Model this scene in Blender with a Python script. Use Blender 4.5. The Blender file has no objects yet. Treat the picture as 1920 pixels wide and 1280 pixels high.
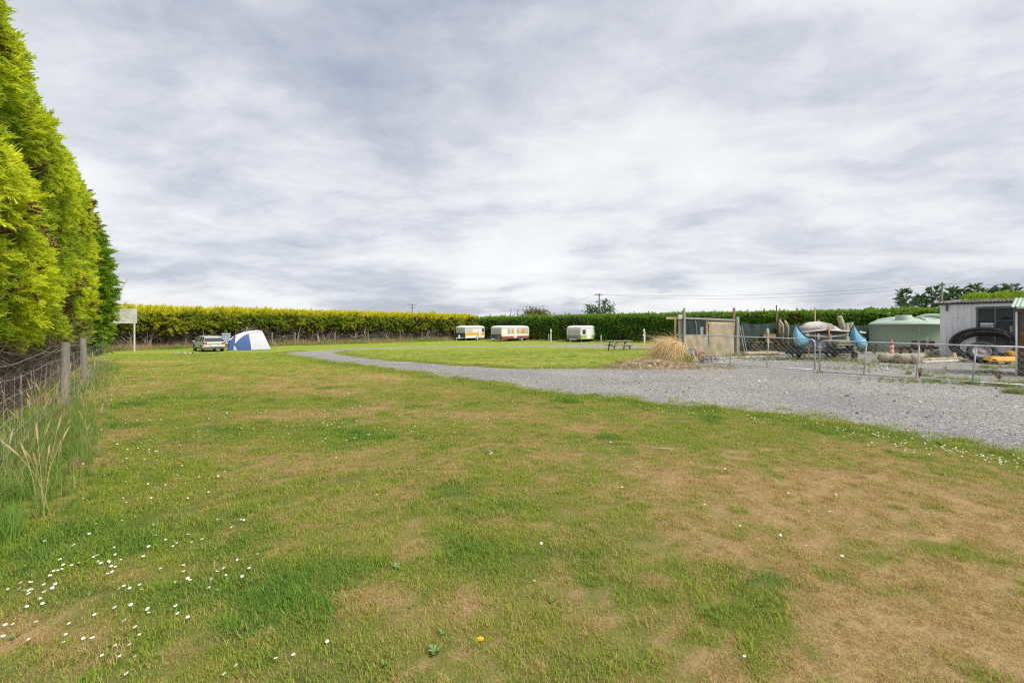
import bpy, bmesh, math, random
import numpy as np
from mathutils import Vector, Matrix
from mathutils.geometry import delaunay_2d_cdt
R = math.radians
random.seed(7)
RNG = np.random.default_rng(11)
sc = bpy.context.scene
C = sc.collection

# ------------------------------------------------------------------ camera, sky, sun, exposure
F, CX, HY, CH = 906.7, 960.0, 611.0, 1.6          # focal length in photo pixels, principal column, horizon row, eye height
cam = bpy.data.cameras.new('camera'); camo = bpy.data.objects.new('camera', cam); C.objects.link(camo)
cam.sensor_width = 36; cam.lens = 17.0; cam.clip_start = .05; cam.clip_end = 4000
cam.shift_y = -(640 - HY) / 1920
camo.location = (0, 0, CH); camo.rotation_euler = (R(90), 0, 0)
sc.camera = camo
sc.view_settings.view_transform = 'Standard'; sc.view_settings.look = 'None'
sc.view_settings.exposure = 1.62; sc.view_settings.gamma = 1
sc.render.engine = 'CYCLES'
sc.cycles.use_denoising = False; sc.cycles.filter_width = 1.15
sc.cycles.max_bounces = 6; sc.cycles.diffuse_bounces = 3; sc.cycles.transparent_max_bounces = 8

SKYLOC, SKYK, WARP = (0.3, 8.8), .665, .5
SUN_EL, SUN_AZ = R(48), R(124)                       # azimuth clockwise from +Y (the view direction)
w = bpy.data.worlds.new('World'); sc.world = w; w.use_nodes = True
nt = w.node_tree; nt.nodes.clear()
def N(tree, typ, **kw):
    n = tree.nodes.new(typ)
    for k, v in kw.items(): setattr(n, k, v)
    return n
def math_node(tree, op, a, b=None, clamp=False):
    n = tree.nodes.new('ShaderNodeMath'); n.operation = op; n.use_clamp = clamp
    for i, v in enumerate((a, b)):
        if v is None: continue
        if isinstance(v, (int, float)): n.inputs[i].default_value = v
        else: tree.links.new(v, n.inputs[i])
    return n.outputs[0]
def ramp(tree, fac, stops, interp='LINEAR'):
    n = tree.nodes.new('ShaderNodeValToRGB'); n.color_ramp.interpolation = interp
    el = n.color_ramp.elements
    while len(el) < len(stops): el.new(.5)
    for e, (p, c) in zip(el, stops):
        e.position = p; e.color = tuple(c) + (1,) if len(c) == 3 else c
    tree.links.new(fac, n.inputs[0]); return n.outputs[0]
def build_sky():
    L = nt.links.new
    out = N(nt, 'ShaderNodeOutputWorld')
    sky = N(nt, 'ShaderNodeTexSky', sky_type='NISHITA', sun_disc=False, sun_elevation=SUN_EL, sun_rotation=SUN_AZ)
    b1 = N(nt, 'ShaderNodeBackground'); b1.inputs[1].default_value = .07; L(sky.outputs[0], b1.inputs[0])
    tc = N(nt, 'ShaderNodeTexCoord'); sep = N(nt, 'ShaderNodeSeparateXYZ'); L(tc.outputs['Generated'], sep.inputs[0])
    z = math_node(nt, 'MAXIMUM', sep.outputs[2], 0.0); zz = math_node(nt, 'ADD', z, .16)
    px = math_node(nt, 'DIVIDE', sep.outputs[0], zz); py = math_node(nt, 'DIVIDE', sep.outputs[1], zz)
    cv0 = N(nt, 'ShaderNodeCombineXYZ'); L(px, cv0.inputs[0]); L(py, cv0.inputs[1])
    wn = N(nt, 'ShaderNodeTexNoise'); wn.inputs['Scale'].default_value = 1.1; wn.inputs['Detail'].default_value = 6; wn.inputs['Roughness'].default_value = .62; L(cv0.outputs[0], wn.inputs[0])
    wo = N(nt, 'ShaderNodeVectorMath', operation='SUBTRACT'); L(wn.outputs['Color'], wo.inputs[0]); wo.inputs[1].default_value = (.5, .5, .5)
    cv = N(nt, 'ShaderNodeVectorMath', operation='MULTIPLY_ADD'); L(wo.outputs[0], cv.inputs[0]); cv.inputs[1].default_value = (WARP, WARP, 0); L(cv0.outputs[0], cv.inputs[2])
    def layer(scale, detail, rough, loc, rot, st):
        mp = N(nt, 'ShaderNodeMapping'); mp.inputs['Rotation'].default_value = (0, 0, R(rot)); mp.inputs['Scale'].default_value = (st[0], st[1], 1); mp.inputs['Location'].default_value = (*loc, 0); L(cv.outputs[0], mp.inputs[0])
        n = N(nt, 'ShaderNodeTexNoise'); n.inputs['Scale'].default_value = scale; n.inputs['Detail'].default_value = detail
        n.inputs['Roughness'].default_value = rough; L(mp.outputs[0], n.inputs[0]); return n.outputs[0]
    big = layer(.60, 6, .50, SKYLOC, 25, (1, .8)); mid = layer(1.7, 10, .59, (7.1, 3.0), 35, (.8, 1.15)); fine = layer(5.0, 10, .68, (3.3, 1), 20, (1, 1.2))
    v = math_node(nt, 'ADD', math_node(nt, 'MULTIPLY', big, .61), math_node(nt, 'MULTIPLY', mid, .28))
    v = math_node(nt, 'ADD', v, math_node(nt, 'MULTIPLY', fine, .11))
    col = ramp(nt, v, [(.37, (.195, .216, .262)), (.43, (.262, .279, .322)), (.47, (.318, .33, .365)), (.505, (.372, .380, .405)), (.545, (.428, .432, .445)), (.62, (.478, .480, .488))])
    b2 = N(nt, 'ShaderNodeBackground'); L(col, b2.inputs[0]); b2.inputs[1].default_value = SKYK
    cov = ramp(nt, v, [(.34, (.82,) * 3), (.44, (.96,) * 3)])
    mx = N(nt, 'ShaderNodeMixShader'); L(cov, mx.inputs[0]); L(b1.outputs[0], mx.inputs[1]); L(b2.outputs[0], mx.inputs[2])
    L(mx.outputs[0], out.inputs[0])
build_sky()
sun = bpy.data.lights.new('sun', 'SUN'); sun.energy = 1.5; sun.angle = R(26); sun.color = (1, .96, .9)
suno = bpy.data.objects.new('sun', sun); C.objects.link(suno)
suno.rotation_euler = (math.pi / 2 - SUN_EL, 0, math.pi - SUN_AZ); suno.location = (10, -20, 40)

# ------------------------------------------------------------------ numeric helpers
def sstep(a, b, x):
    t = np.clip((x - a) / (b - a), 0, 1); return t * t * (3 - 2 * t)
def _h(ix, iy, s):
    n = (ix.astype(np.int64) * 374761393 + iy.astype(np.int64) * 668265263 + s * 974634777) & 0x7fffffff
    n = ((n ^ (n >> 13)) * 1274126177) & 0x7fffffff
    return ((n ^ (n >> 16)) & 0xffffff) / float(0xffffff)
def vnoise(x, y, s=0):
    x = np.asarray(x, float); y = np.asarray(y, float)
    ix = np.floor(x); iy = np.floor(y); fx = x - ix; fy = y - iy
    fx = fx * fx * (3 - 2 * fx); fy = fy * fy * (3 - 2 * fy)
    a = _h(ix, iy, s); b = _h(ix + 1, iy, s); c = _h(ix, iy + 1, s); d = _h(ix + 1, iy + 1, s)
    return (a * (1 - fx) + b * fx) * (1 - fy) + (c * (1 - fx) + d * fx) * fy
def fbm(x, y, s=0, o=4):
    v = 0; a = .5; t = 0
    for i in range(o):
        v = v + a * vnoise(x * 2 ** i + 17.3 * i, y * 2 ** i - 9.1 * i, s + i); t += a; a *= .5
    return v / t
def gz(x, y):
    x = np.asarray(x, float); y = np.asarray(y, float)
    xc = np.log1p(np.exp(np.clip(x / 2.0, -30, 15))) * 2.0
    xc = np.minimum(xc, 30)
    return -.75 * sstep(16, 46, y - .9 * xc)
def gzs(x, y): return float(gz(x, y))
def ray(px, py, D): return Vector(((px - CX) / F * D, D, CH - (py - HY) / F * D))
def G(px, py):
    """ground point seen at a photo pixel"""
    dx = (px - CX) / F; dz = -(py - HY) / F
    lo, hi = .5, 400.
    for _ in range(60):
        m = (lo + hi) / 2
        if CH + dz * m > gzs(dx * m, m): lo = m
        else: hi = m
    return Vector((dx * lo, lo, gzs(dx * lo, lo)))
def on(x, y, dz=0): return Vector((x, y, gzs(x, y) + dz))
def inpoly(x, y, poly):
    x = np.asarray(x); y = np.asarray(y); r = np.zeros(x.shape, bool)
    for (x0, y0), (x1, y1) in zip(poly, poly[1:] + poly[:1]):
        c = ((y0 > y) != (y1 > y))
        if y1 != y0: r ^= c & (x < (x1 - x0) * (y - y0) / (y1 - y0) + x0)
    return r

# ------------------------------------------------------------------ materials
MATS = {}
def newmat(name):
    m = bpy.data.materials.new(name); m.use_nodes = True; t = m.node_tree; t.nodes.clear()
    o = t.nodes.new('ShaderNodeOutputMaterial'); b = t.nodes.new('ShaderNodeBsdfPrincipled'); t.links.new(b.outputs[0], o.inputs[0])
    return m, t, b, o
def M(name, col, rough=.7, var=.22, scale=6., bump=0., metal=0., spot=None, spotcov=.35, stretch=(1, 1, 1)):
    """plain procedural surface: colour with noise wear, optional stains, fine relief"""
    if name in MATS: return MATS[name]
    m, t, b, o = newmat(name); L = t.links.new
    tc = N(t, 'ShaderNodeTexCoord'); mp = N(t, 'ShaderNodeMapping'); mp.inputs['Scale'].default_value = stretch; L(tc.outputs['Object'], mp.inputs[0])
    n = N(t, 'ShaderNodeTexNoise'); n.inputs['Scale'].default_value = scale; n.inputs['Detail'].default_value = 6; n.inputs['Roughness'].default_value = .6; L(mp.outputs[0], n.inputs[0])
    c = ramp(t, n.outputs[0], [(.28, tuple(v * (1 - var) for v in col)), (.72, tuple(min(.95, v * (1 + var)) for v in col))])
    if spot:
        n2 = N(t, 'ShaderNodeTexNoise'); n2.inputs['Scale'].default_value = scale * .6; n2.inputs['Detail'].default_value = 8; n2.inputs['Roughness'].default_value = .7
        mp2 = N(t, 'ShaderNodeMapping'); mp2.inputs['Location'].default_value = (5, 3, 1); L(mp.outputs[0], mp2.inputs[0]); L(mp2.outputs[0], n2.inputs[0])
        f = ramp(t, n2.outputs[0], [(.62 - spotcov * .35, (0, 0, 0)), (.75 - spotcov * .3, (1, 1, 1))])
        mx = N(t, 'ShaderNodeMixRGB'); L(f, mx.inputs[0]); L(c, mx.inputs[1]); mx.inputs[2].default_value = tuple(spot) + (1,); c = mx.outputs[0]
    L(c, b.inputs['Base Color']); b.inputs['Roughness'].default_value = rough; b.inputs['Metallic'].default_value = metal
    if bump:
        bp = N(t, 'ShaderNodeBump'); bp.inputs['Strength'].default_value = bump; bp.inputs['Distance'].default_value = .02; L(n.outputs[0], bp.inputs['Height']); L(bp.outputs[0], b.inputs['Normal'])
    MATS[name] = m; return m
def attr(t, name, typ='GEOMETRY'):
    a = N(t, 'ShaderNodeAttribute'); a.attribute_name = name; a.attribute_type = typ; return a.outputs['Fac']
def mixc(t, f, a, b, typ='MIX'):
    mx = N(t, 'ShaderNodeMixRGB'); mx.blend_type = typ
    for i, v in enumerate((f, a, b)):
        if isinstance(v, (int, float)): mx.inputs[i].default_value = v
        elif isinstance(v, tuple): mx.inputs[i].default_value = v + (1,)
        else: t.links.new(v, mx.inputs[i])
    return mx.outputs[0]
MID, LUSH, STRAW, BRIGHT = (.30, .32, .035), (.10, .245, .024), (.66, .485, .21), (.31, .42, .045)
def lawn_colour(t, dry, lush, rnd, rnd2):
    """dry / lush amounts are the lawn's own patches; rnd picks green or dead blade"""
    g = mixc(t, lush, mixc(t, rnd2, MID, BRIGHT), LUSH)
    d = math_node(t, 'SUBTRACT', dry, rnd); d = math_node(t, 'MULTIPLY', d, 4.0); d = math_node(t, 'ADD', d, .5, True)
    s = mixc(t, rnd2, STRAW, (.40, .25, .10))
    return mixc(t, d, g, s)
def lawn_ground_mat():
    m, t, b, o = newmat('lawn_ground'); L = t.links.new
    geo = N(t, 'ShaderNodeNewGeometry')
    def noise(scale, detail=4, st=(1, 1, 1), rough=.6):
        mp = N(t, 'ShaderNodeMapping'); mp.inputs['Scale'].default_value = st; L(geo.outputs['Position'], mp.inputs[0])
        n = N(t, 'ShaderNodeTexNoise'); n.inputs['Scale'].default_value = scale; n.inputs['Detail'].default_value = detail; n.inputs['Roughness'].default_value = rough; L(mp.outputs[0], n.inputs[0]); return n.outputs[0]
    n1 = noise(22, 5, (1, 1, 1), .75); n2 = noise(5, 5, (1, .8, 1), .7)
    r1 = math_node(t, 'MULTIPLY', math_node(t, 'SUBTRACT', n1, .28), 2.2, True)
    r2 = math_node(t, 'MULTIPLY', math_node(t, 'SUBTRACT', n2, .3), 2.4, True)
    c = lawn_colour(t, attr(t, 'dry'), attr(t, 'lush'), r1, r2)
    n3 = noise(60, 3, (1, 1, 1), .7)
    c = mixc(t, 1.0, c, ramp(t, n3, [(.3, (.55,) * 3), (.65, (1.0,) * 3)]), 'MULTIPLY')
    c = mixc(t, math_node(t, 'MULTIPLY', attr(t, 'thatch'), .66), c, mixc(t, attr(t, 'dry'), (.075, .068, .026), ramp(t, n1, [(.3, (.13, .085, .042)), (.62, (.36, .25, .12))])))
    L(c, b.inputs['Base Color']); b.inputs['Roughness'].default_value = .9; b.inputs['Specular IOR Level'].default_value = .15
    bp = N(t, 'ShaderNodeBump'); bp.inputs['Strength'].default_value = .7; bp.inputs['Distance'].default_value = .03; L(n1, bp.inputs['Height']); L(bp.outputs[0], b.inputs['Normal'])
    return m
def leaf_out(t, b, o, col, trans=.35, rough=.55):
    t.links.new(col, b.inputs['Base Color']); b.inputs['Roughness'].default_value = rough; b.inputs['Specular IOR Level'].default_value = .25
    tr = N(t, 'ShaderNodeBsdfTranslucent'); t.links.new(col, tr.inputs[0])
    mx = N(t, 'ShaderNodeMixShader'); mx.inputs[0].default_value = trans
    t.links.new(b.outputs[0], mx.inputs[1]); t.links.new(tr.outputs[0], mx.inputs[2]); t.links.new(mx.outputs[0], o.inputs[0])
def grass_mat():
    m, t, b, o = newmat('grass_blade')
    c = lawn_colour(t, attr(t, 'dry', 'INSTANCER'), attr(t, 'lush', 'INSTANCER'), attr(t, 'rnd'), attr(t, 'rnd2'))
    leaf_out(t, b, o, c, .3, .6); return m
def tuft_mat(name, a, c2, a2=None):
    m, t, b, o = newmat(name)
    c = mixc(t, attr(t, 'rnd'), a, c2)
    if a2: c = mixc(t, attr(t, 'tone', 'INSTANCER'), c, a2)
    leaf_out(t, b, o, c, .3, .6); return m
def spray_mat(name, young, old, dead=(.16, .095, .05)):
    """conifer spray: instance 'tone' = share of young yellow growth, on hedges also painted light and shade, 'dead' = browned off"""
    m, t, b, o = newmat(name)
    tone = attr(t, 'tone', 'INSTANCER'); r = attr(t, 'rnd')
    f = math_node(t, 'ADD', tone, math_node(t, 'MULTIPLY', math_node(t, 'SUBTRACT', r, .5), .6), True)
    c = mixc(t, f, old, young); c = mixc(t, attr(t, 'dead', 'INSTANCER'), c, dead)
    leaf_out(t, b, o, c, .42, .6); return m
def gravel_mat():
    m, t, b, o = newmat('gravel'); L = t.links.new
    geo = N(t, 'ShaderNodeNewGeometry')
    def noise(scale, detail=4, rough=.6):
        n = N(t, 'ShaderNodeTexNoise'); n.inputs['Scale'].default_value = scale; n.inputs['Detail'].default_value = detail; n.inputs['Roughness'].default_value = rough; L(geo.outputs['Position'], n.inputs[0]); return n.outputs[0]
    vo = N(t, 'ShaderNodeTexVoronoi'); vo.inputs['Scale'].default_value = 38; L(geo.outputs['Position'], vo.inputs['Vector'])
    sp = N(t, 'ShaderNodeSeparateColor'); L(vo.outputs['Color'], sp.inputs[0])
    c = ramp(t, sp.outputs[0], [(0, (.14, .137, .132)), (.35, (.265, .258, .247)), (.7, (.355, .345, .325)), (.93, (.42, .41, .385)), (1, (.62, .60, .55))])
    big = ramp(t, noise(.35, 6, .65), [(.35, (.74, .745, .76)), (.6, (.99, .965, .92))])
    c = mixc(t, 1.0, c, big, 'MULTIPLY')
    dirt = ramp(t, noise(.9, 7, .7), [(.56, (0, 0, 0)), (.72, (.7,) * 3)])
    c = mixc(t, dirt, c, (.27, .215, .145))
    weed = math_node(t, 'MULTIPLY', attr(t, 'weed'), ramp(t, noise(3.5, 6, .75), [(.50, (0,) * 3), (.66, (.75,) * 3)]))
    c = mixc(t, weed, c, (.17, .17, .05))
    L(c, b.inputs['Base Color']); b.inputs['Roughness'].default_value = .9; b.inputs['Specular IOR Level'].default_value = .2
    bp = N(t, 'ShaderNodeBump'); bp.inputs['Strength'].default_value = .8; bp.inputs['Distance'].default_value = .02; bp.invert = True; L(vo.outputs['Distance'], bp.inputs['Height']); L(bp.outputs[0], b.inputs['Normal'])
    return m
def glass_mat(name, tint=(.05, .06, .07), rough=.08):
    if name in MATS: return MATS[name]
    m, t, b, o = newmat(name); b.inputs['Base Color'].default_value = tint + (1,); b.inputs['Roughness'].default_value = rough; b.inputs['Specular IOR Level'].default_value = .7
    MATS[name] = m; return m

# ------------------------------------------------------------------ object helpers
def tag(o, label=None, cat=None, group=None, kind=None):
    for k, v in (('label', label), ('category', cat), ('group', group), ('kind', kind)):
        if v: o[k] = v
    return o
def thing(name, label, cat, loc=(0, 0, 0), rz=0, group=None):
    o = bpy.data.objects.new(name, None); o.empty_display_size = .2; C.objects.link(o)
    o.location = loc; o.rotation_euler = (0, 0, rz); return tag(o, label, cat, group)
def link(name, me, mat=None, parent=None, smooth=False):
    o = bpy.data.objects.new(name, me); C.objects.link(o)
    if mat: me.materials.append(mat)
    if parent: o.parent = parent
    if smooth: me.shade_smooth()
    return o
class MB:
    def __init__(s): s.v = []; s.f = []
    def add(s, vs, fs):
        k = len(s.v); s.v += [tuple(v) for v in vs]; s.f += [tuple(i + k for i in f) for f in fs]; return s
    def box(s, c, d, rot=None):
        c = Vector(c); x, y, z = (q / 2 for q in d); vs = [Vector((a * x, b * y, e * z)) for a in (-1, 1) for b in (-1, 1) for e in (-1, 1)]
        if rot is not None: vs = [rot @ v for v in vs]
        return s.add([v + c for v in vs], [(0, 1, 3, 2), (4, 6, 7, 5), (0, 4, 5, 1), (2, 3, 7, 6), (0, 2, 6, 4), (1, 5, 7, 3)])
    def beam(s, a, b, wd, th, up=(0, 0, 1)):
        a, b = Vector(a), Vector(b); d = (b - a); L = d.length; d.normalize(); up = Vector(up)
        if abs(d.dot(up)) > .97: up = Vector((0, 1, 0))
        y = up.cross(d).normalized(); z = d.cross(y); m = Matrix((d, y, z)).transposed()
        return s.box((a + b) / 2, (L, wd, th), m)
    def tube(s, pts, r, n=8, caps=True):
        pts = [Vector(p) for p in pts]; rs = r if hasattr(r, '__len__') else [r] * len(pts); k = len(s.v); px = None
        for i, p in enumerate(pts):
            d = (pts[min(i + 1, len(pts) - 1)] - pts[max(i - 1, 0)]).normalized()
            if px is None: px = d.orthogonal().normalized()
            else: px = (px - d * px.dot(d)); px = px.normalized() if px.length > 1e-6 else d.orthogonal().normalized()
            py = d.cross(px)
            for j in range(n):
                a = 2 * math.pi * j / n; s.v.append(tuple(p + (px * math.cos(a) + py * math.sin(a)) * rs[i]))
        for i in range(len(pts) - 1):
            for j in range(n):
                s.f.append((k + i * n + j, k + i * n + (j + 1) % n, k + (i + 1) * n + (j + 1) % n, k + (i + 1) * n + j))
        if caps:
            s.f.append(tuple(k + j for j in reversed(range(n)))); s.f.append(tuple(k + (len(pts) - 1) * n + j for j in range(n)))
        return s
    def lathe(s, prof, n=24, c=(0, 0, 0), rot=None):
        k = len(s.v); c = Vector(c)
        for r, z in prof:
            for j in range(n):
                a = 2 * math.pi * j / n; v = Vector((r * math.cos(a), r * math.sin(a), z))
                if rot is not None: v = rot @ v
                s.v.append(tuple(v + c))
        for i in range(len(prof) - 1):
            for j in range(n): s.f.append((k + i * n + j, k + i * n + (j + 1) % n, k + (i + 1) * n + (j + 1) % n, k + (i + 1) * n + j))
        return s
    def prism(s, poly, y0, y1):
        """poly of (x, z), extruded along y"""
        n = len(poly); return s.add([(x, y0, z) for x, z in poly] + [(x, y1, z) for x, z in poly],
            [tuple(range(n)), tuple(reversed(range(n, 2 * n)))] + [(i, i + n, (i + 1) % n + n, (i + 1) % n) for i in range(n)])
    def build(s, name, mat, parent=None, smooth=False, bevel=0., fix=True):
        me = bpy.data.meshes.new(name); me.from_pydata(s.v, [], s.f)
        if fix or bevel:
            bm = bmesh.new(); bm.from_mesh(me); bmesh.ops.recalc_face_normals(bm, faces=bm.faces)
            if bevel: bmesh.ops.bevel(bm, geom=bm.edges[:], offset=bevel, segments=2, affect='EDGES', clamp_overlap=True)
            bm.to_mesh(me); bm.free()
        return link(name, me, mat, parent, smooth)
def tagged(o, label, cat, group=None, kind=None): return tag(o, label, cat, group, kind)
def wobble(o, amp, scale=3., seed=0):
    """uneven, hand-worn surface"""
    me = o.data; n = len(me.vertices); co = np.empty(n * 3); me.vertices.foreach_get('co', co); co = co.reshape(-1, 3)
    for k in range(3): co[:, k] += amp * 2 * (fbm(co[:, (k + 1) % 3] * scale + 3 * k + seed, co[:, (k + 2) % 3] * scale - seed + co[:, k] * scale, 40 + k) - .5)
    me.vertices.foreach_set('co', co.ravel()); me.update(); return o
def setattrs(me, d):
    for k, v in d.items():
        v = np.asarray(v)
        if v.dtype.kind == 'i': a = me.attributes.new(k, 'INT', 'POINT'); a.data.foreach_set('value', v.astype(np.int32))
        elif v.ndim == 2: a = me.attributes.new(k, 'FLOAT_VECTOR', 'POINT'); a.data.foreach_set('vector', v.astype(np.float32).ravel())
        else: a = me.attributes.new(k, 'FLOAT', 'POINT'); a.data.foreach_set('value', v.astype(np.float32))
def npmesh(name, V, Fc):
    me = bpy.data.meshes.new(name); V = np.asarray(V, np.float32); Fc = np.asarray(Fc, np.int32); k = Fc.shape[1]
    me.vertices.add(len(V)); me.vertices.foreach_set('co', V.ravel()); me.loops.add(Fc.size); me.loops.foreach_set('vertex_index', Fc.ravel())
    me.polygons.add(len(Fc)); me.polygons.foreach_set('loop_start', np.arange(0, Fc.size, k, dtype=np.int32)); me.update(calc_edges=True); return me
def variants(cname, meshes, mat):
    col = bpy.data.collections.new(cname)
    for i, me in enumerate(meshes):
        me.materials.append(mat); o = bpy.data.objects.new('%s_%02d' % (cname, i), me); col.objects.link(o)
    return col
GROUPS = {}
def scatter(name, pts, rot, scl, coll, attrs=None, parent=None):
    """tens of thousands of leaf / blade / pebble sized pieces on given points"""
    n = len(pts); me = bpy.data.meshes.new(name); me.vertices.add(n); me.vertices.foreach_set('co', np.asarray(pts, np.float32).ravel())
    d = {'rot': np.asarray(rot), 'scl': np.asarray(scl, float), 'vi': RNG.integers(0, len(coll.objects), n)}
    d.update(attrs or {}); setattrs(me, d)
    o = link(name, me, None, parent)
    if coll.name not in GROUPS:
        g = bpy.data.node_groups.new('scatter_' + coll.name, 'GeometryNodeTree')
        g.interface.new_socket('Geometry', in_out='INPUT', socket_type='NodeSocketGeometry'); g.interface.new_socket('Geometry', in_out='OUTPUT', socket_type='NodeSocketGeometry')
        gi = g.nodes.new('NodeGroupInput'); go = g.nodes.new('NodeGroupOutput'); ip = g.nodes.new('GeometryNodeInstanceOnPoints')
        ci = g.nodes.new('GeometryNodeCollectionInfo'); ci.inputs['Collection'].default_value = coll; ci.inputs['Separate Children'].default_value = True; ci.inputs['Reset Children'].default_value = True
        def na(nm, dt):
            a = g.nodes.new('GeometryNodeInputNamedAttribute'); a.data_type = dt; a.inputs['Name'].default_value = nm
            return [s for s in a.outputs if s.name == 'Attribute' and s.enabled][0]
        e = g.nodes.new('FunctionNodeEulerToRotation'); l = g.links.new
        l(na('rot', 'FLOAT_VECTOR'), e.inputs[0]); l(e.outputs[0], ip.inputs['Rotation']); l(na('scl', 'FLOAT'), ip.inputs['Scale']); l(na('vi', 'INT'), ip.inputs['Instance Index'])
        ip.inputs['Pick Instance'].default_value = True
        l(gi.outputs[0], ip.inputs['Points']); l(ci.outputs[0], ip.inputs['Instance']); l(ip.outputs[0], go.inputs[0]); GROUPS[coll.name] = g
    md = o.modifiers.new('scatter', 'NODES'); md.node_group = GROUPS[coll.name]
    return o

# ------------------------------------------------------------------ drive and lawn outlines (photo pixels -> ground)
def outline(px, world_tail=(), step=.4, amp=.17, seed=3):
    pts = [G(*p).to_2d() for p in px] + [Vector(p) for p in world_tail]; out = []
    for a, b in zip(pts, pts[1:] + pts[:1]):
        n = max(1, int((b - a).length / step)); d = b - a; nn = Vector((-d.y, d.x)).normalized()
        for i in range(n):
            p = a + d * (i / n); j = amp * 2 * (float(fbm(p.x * .9, p.y * .9, seed)) - .5) * min(2.5, 1 + p.y / 25) * 1.5
            out.append((p.x + nn.x * j, p.y + nn.y * j))
    return out
DRIVE = outline([(2250, 915), (1920, 852), (1780, 832), (1640, 803), (1500, 785), (1380, 770), (1280, 760), (1180, 750), (1100, 743), (1000, 732), (900, 717),
    (800, 703), (700, 690), (640, 683), (580, 674.5), (540, 668), (522, 663.6), (540, 660), (575, 657.8), (620, 655.7), (680, 653), (760, 650.5), (850, 648.6),
    (950, 648), (1020, 647), (1080, 645.5), (1140, 645.5), (1200, 648), (1290, 650)], [(22, 38), (31, 37), (34, 20), (24, 6), (12, 3.5)])
ISLE = outline([(636, 662), (648, 658.8), (700, 655), (780, 652.6), (850, 650.9), (950, 650.4), (1020, 650.5), (1080, 651.8), (1140, 653), (1200, 655.5), (1262, 660),
    (1268, 668), (1240, 678), (1200, 685), (1150, 689), (1080, 691), (1000, 692), (920, 689), (850, 684.5), (780, 679), (720, 674), (670, 668.5), (646, 664.8)], seed=9)
# the lawn's own patches: (photo px, py, half-width m, half-depth m, amount)
DRYP = [(1600, 1020, 1.5, 1.1, .55), (1780, 1150, .9, .6, .5), (1330, 920, 1.3, .8, .34), (1550, 905, 2.0, .9, .42), (1850, 960, 1.6, 1.0, .45), (1350, 1200, .8, .35, .38), (1700, 1270, 1., .3, .35),
    (1150, 850, 1.6, .55, .42), (1420, 850, 1.8, .6, .35), (650, 935, .75, .42, .5), (780, 990, .35, .3, .45), (770, 1027, .10, .06, 1.2), (455, 1198, .05, .05, 1.1), (560, 1166, .10, .035, 1.1),
    (560, 708, 5.0, 1.5, .42), (470, 722, 3.0, .9, .3), (620, 735, 2.0, .5, .5), (760, 772, 1.6, .4, .5), (500, 778, 1.1, .4, .5), (275, 679, 3.0, 1.0, .65), (700, 850, 1.6, .4, .3), (560, 870, 1., .25, .35),
    (900, 780, 1.5, .5, .35), (1040, 800, 1.5, .5, .4), (800, 705, 2.5, .7, .35), (170, 830, .35, .8, .5), (190, 870, .3, .3, .5), (60, 940, .3, .2, .7), (190, 735, .5, 2.0, .6), (1000, 1130, .5, .3, .22), (730, 1120, .3, .15, .25), (40, 1195, .2, .1, .7),
    (1150, 905, .9, .3, .3), (1290, 1010, .6, .4, .28), (430, 690, 5, 1.2, .3)]
LUSHP = [(520, 1120, .34, .22, .95), (600, 1160, .2, .12, .8), (400, 1210, .22, .16, .75), (150, 1000, .42, .30, .9), (80, 1040, .35, .35, .7), (300, 1130, .4, .16, .5), (640, 1055, .3, .16, .9), (500, 1250, .3, .12, .6), (900, 950, .7, .35, .75), (830, 915, .5, .25, .6),
    (1000, 1050, .8, .3, .45), (900, 1035, .3, .2, .6), (650, 815, 1.4, .4, .6), (850, 850, .8, .3, .5), (560, 755, 1.6, .35, .5), (380, 745, 1., .3, .8), (250, 795, .6, .25, .9), (230, 760, .6, .5, .6), (1080, 900, .7, .3, .5), (350, 880, .6, .2, .8), (200, 890, .35, .15, .7),
    (500, 668, 5, .9, .45), (330, 665, 6, 1.2, .4), (1000, 672, 9, 1.6, .25), (1650, 985, .25, .1, .5), (1440, 1080, .2, .1, .45), (1660, 1090, .12, .07, .9), (1850, 1065, .15, .08, .6), (1180, 1130, .5, .25, .4), (1060, 1270, .5, .12, .4)]
def _prep(l): return [(G(a, b).x, G(a, b).y, c, d, e) for a, b, c, d, e in l]
DRYP, LUSHP = _prep(DRYP), _prep(LUSHP)
DR_EDGE = np.array(DRIVE[:int(len(DRIVE) * .62)])
def edge_dist(x, y):
    d = np.full(np.shape(x), 1e9)
    for ex, ey in DR_EDGE[::1]: d = np.minimum(d, (x - ex) ** 2 + (y - ey) ** 2)
    return np.sqrt(d)
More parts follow.
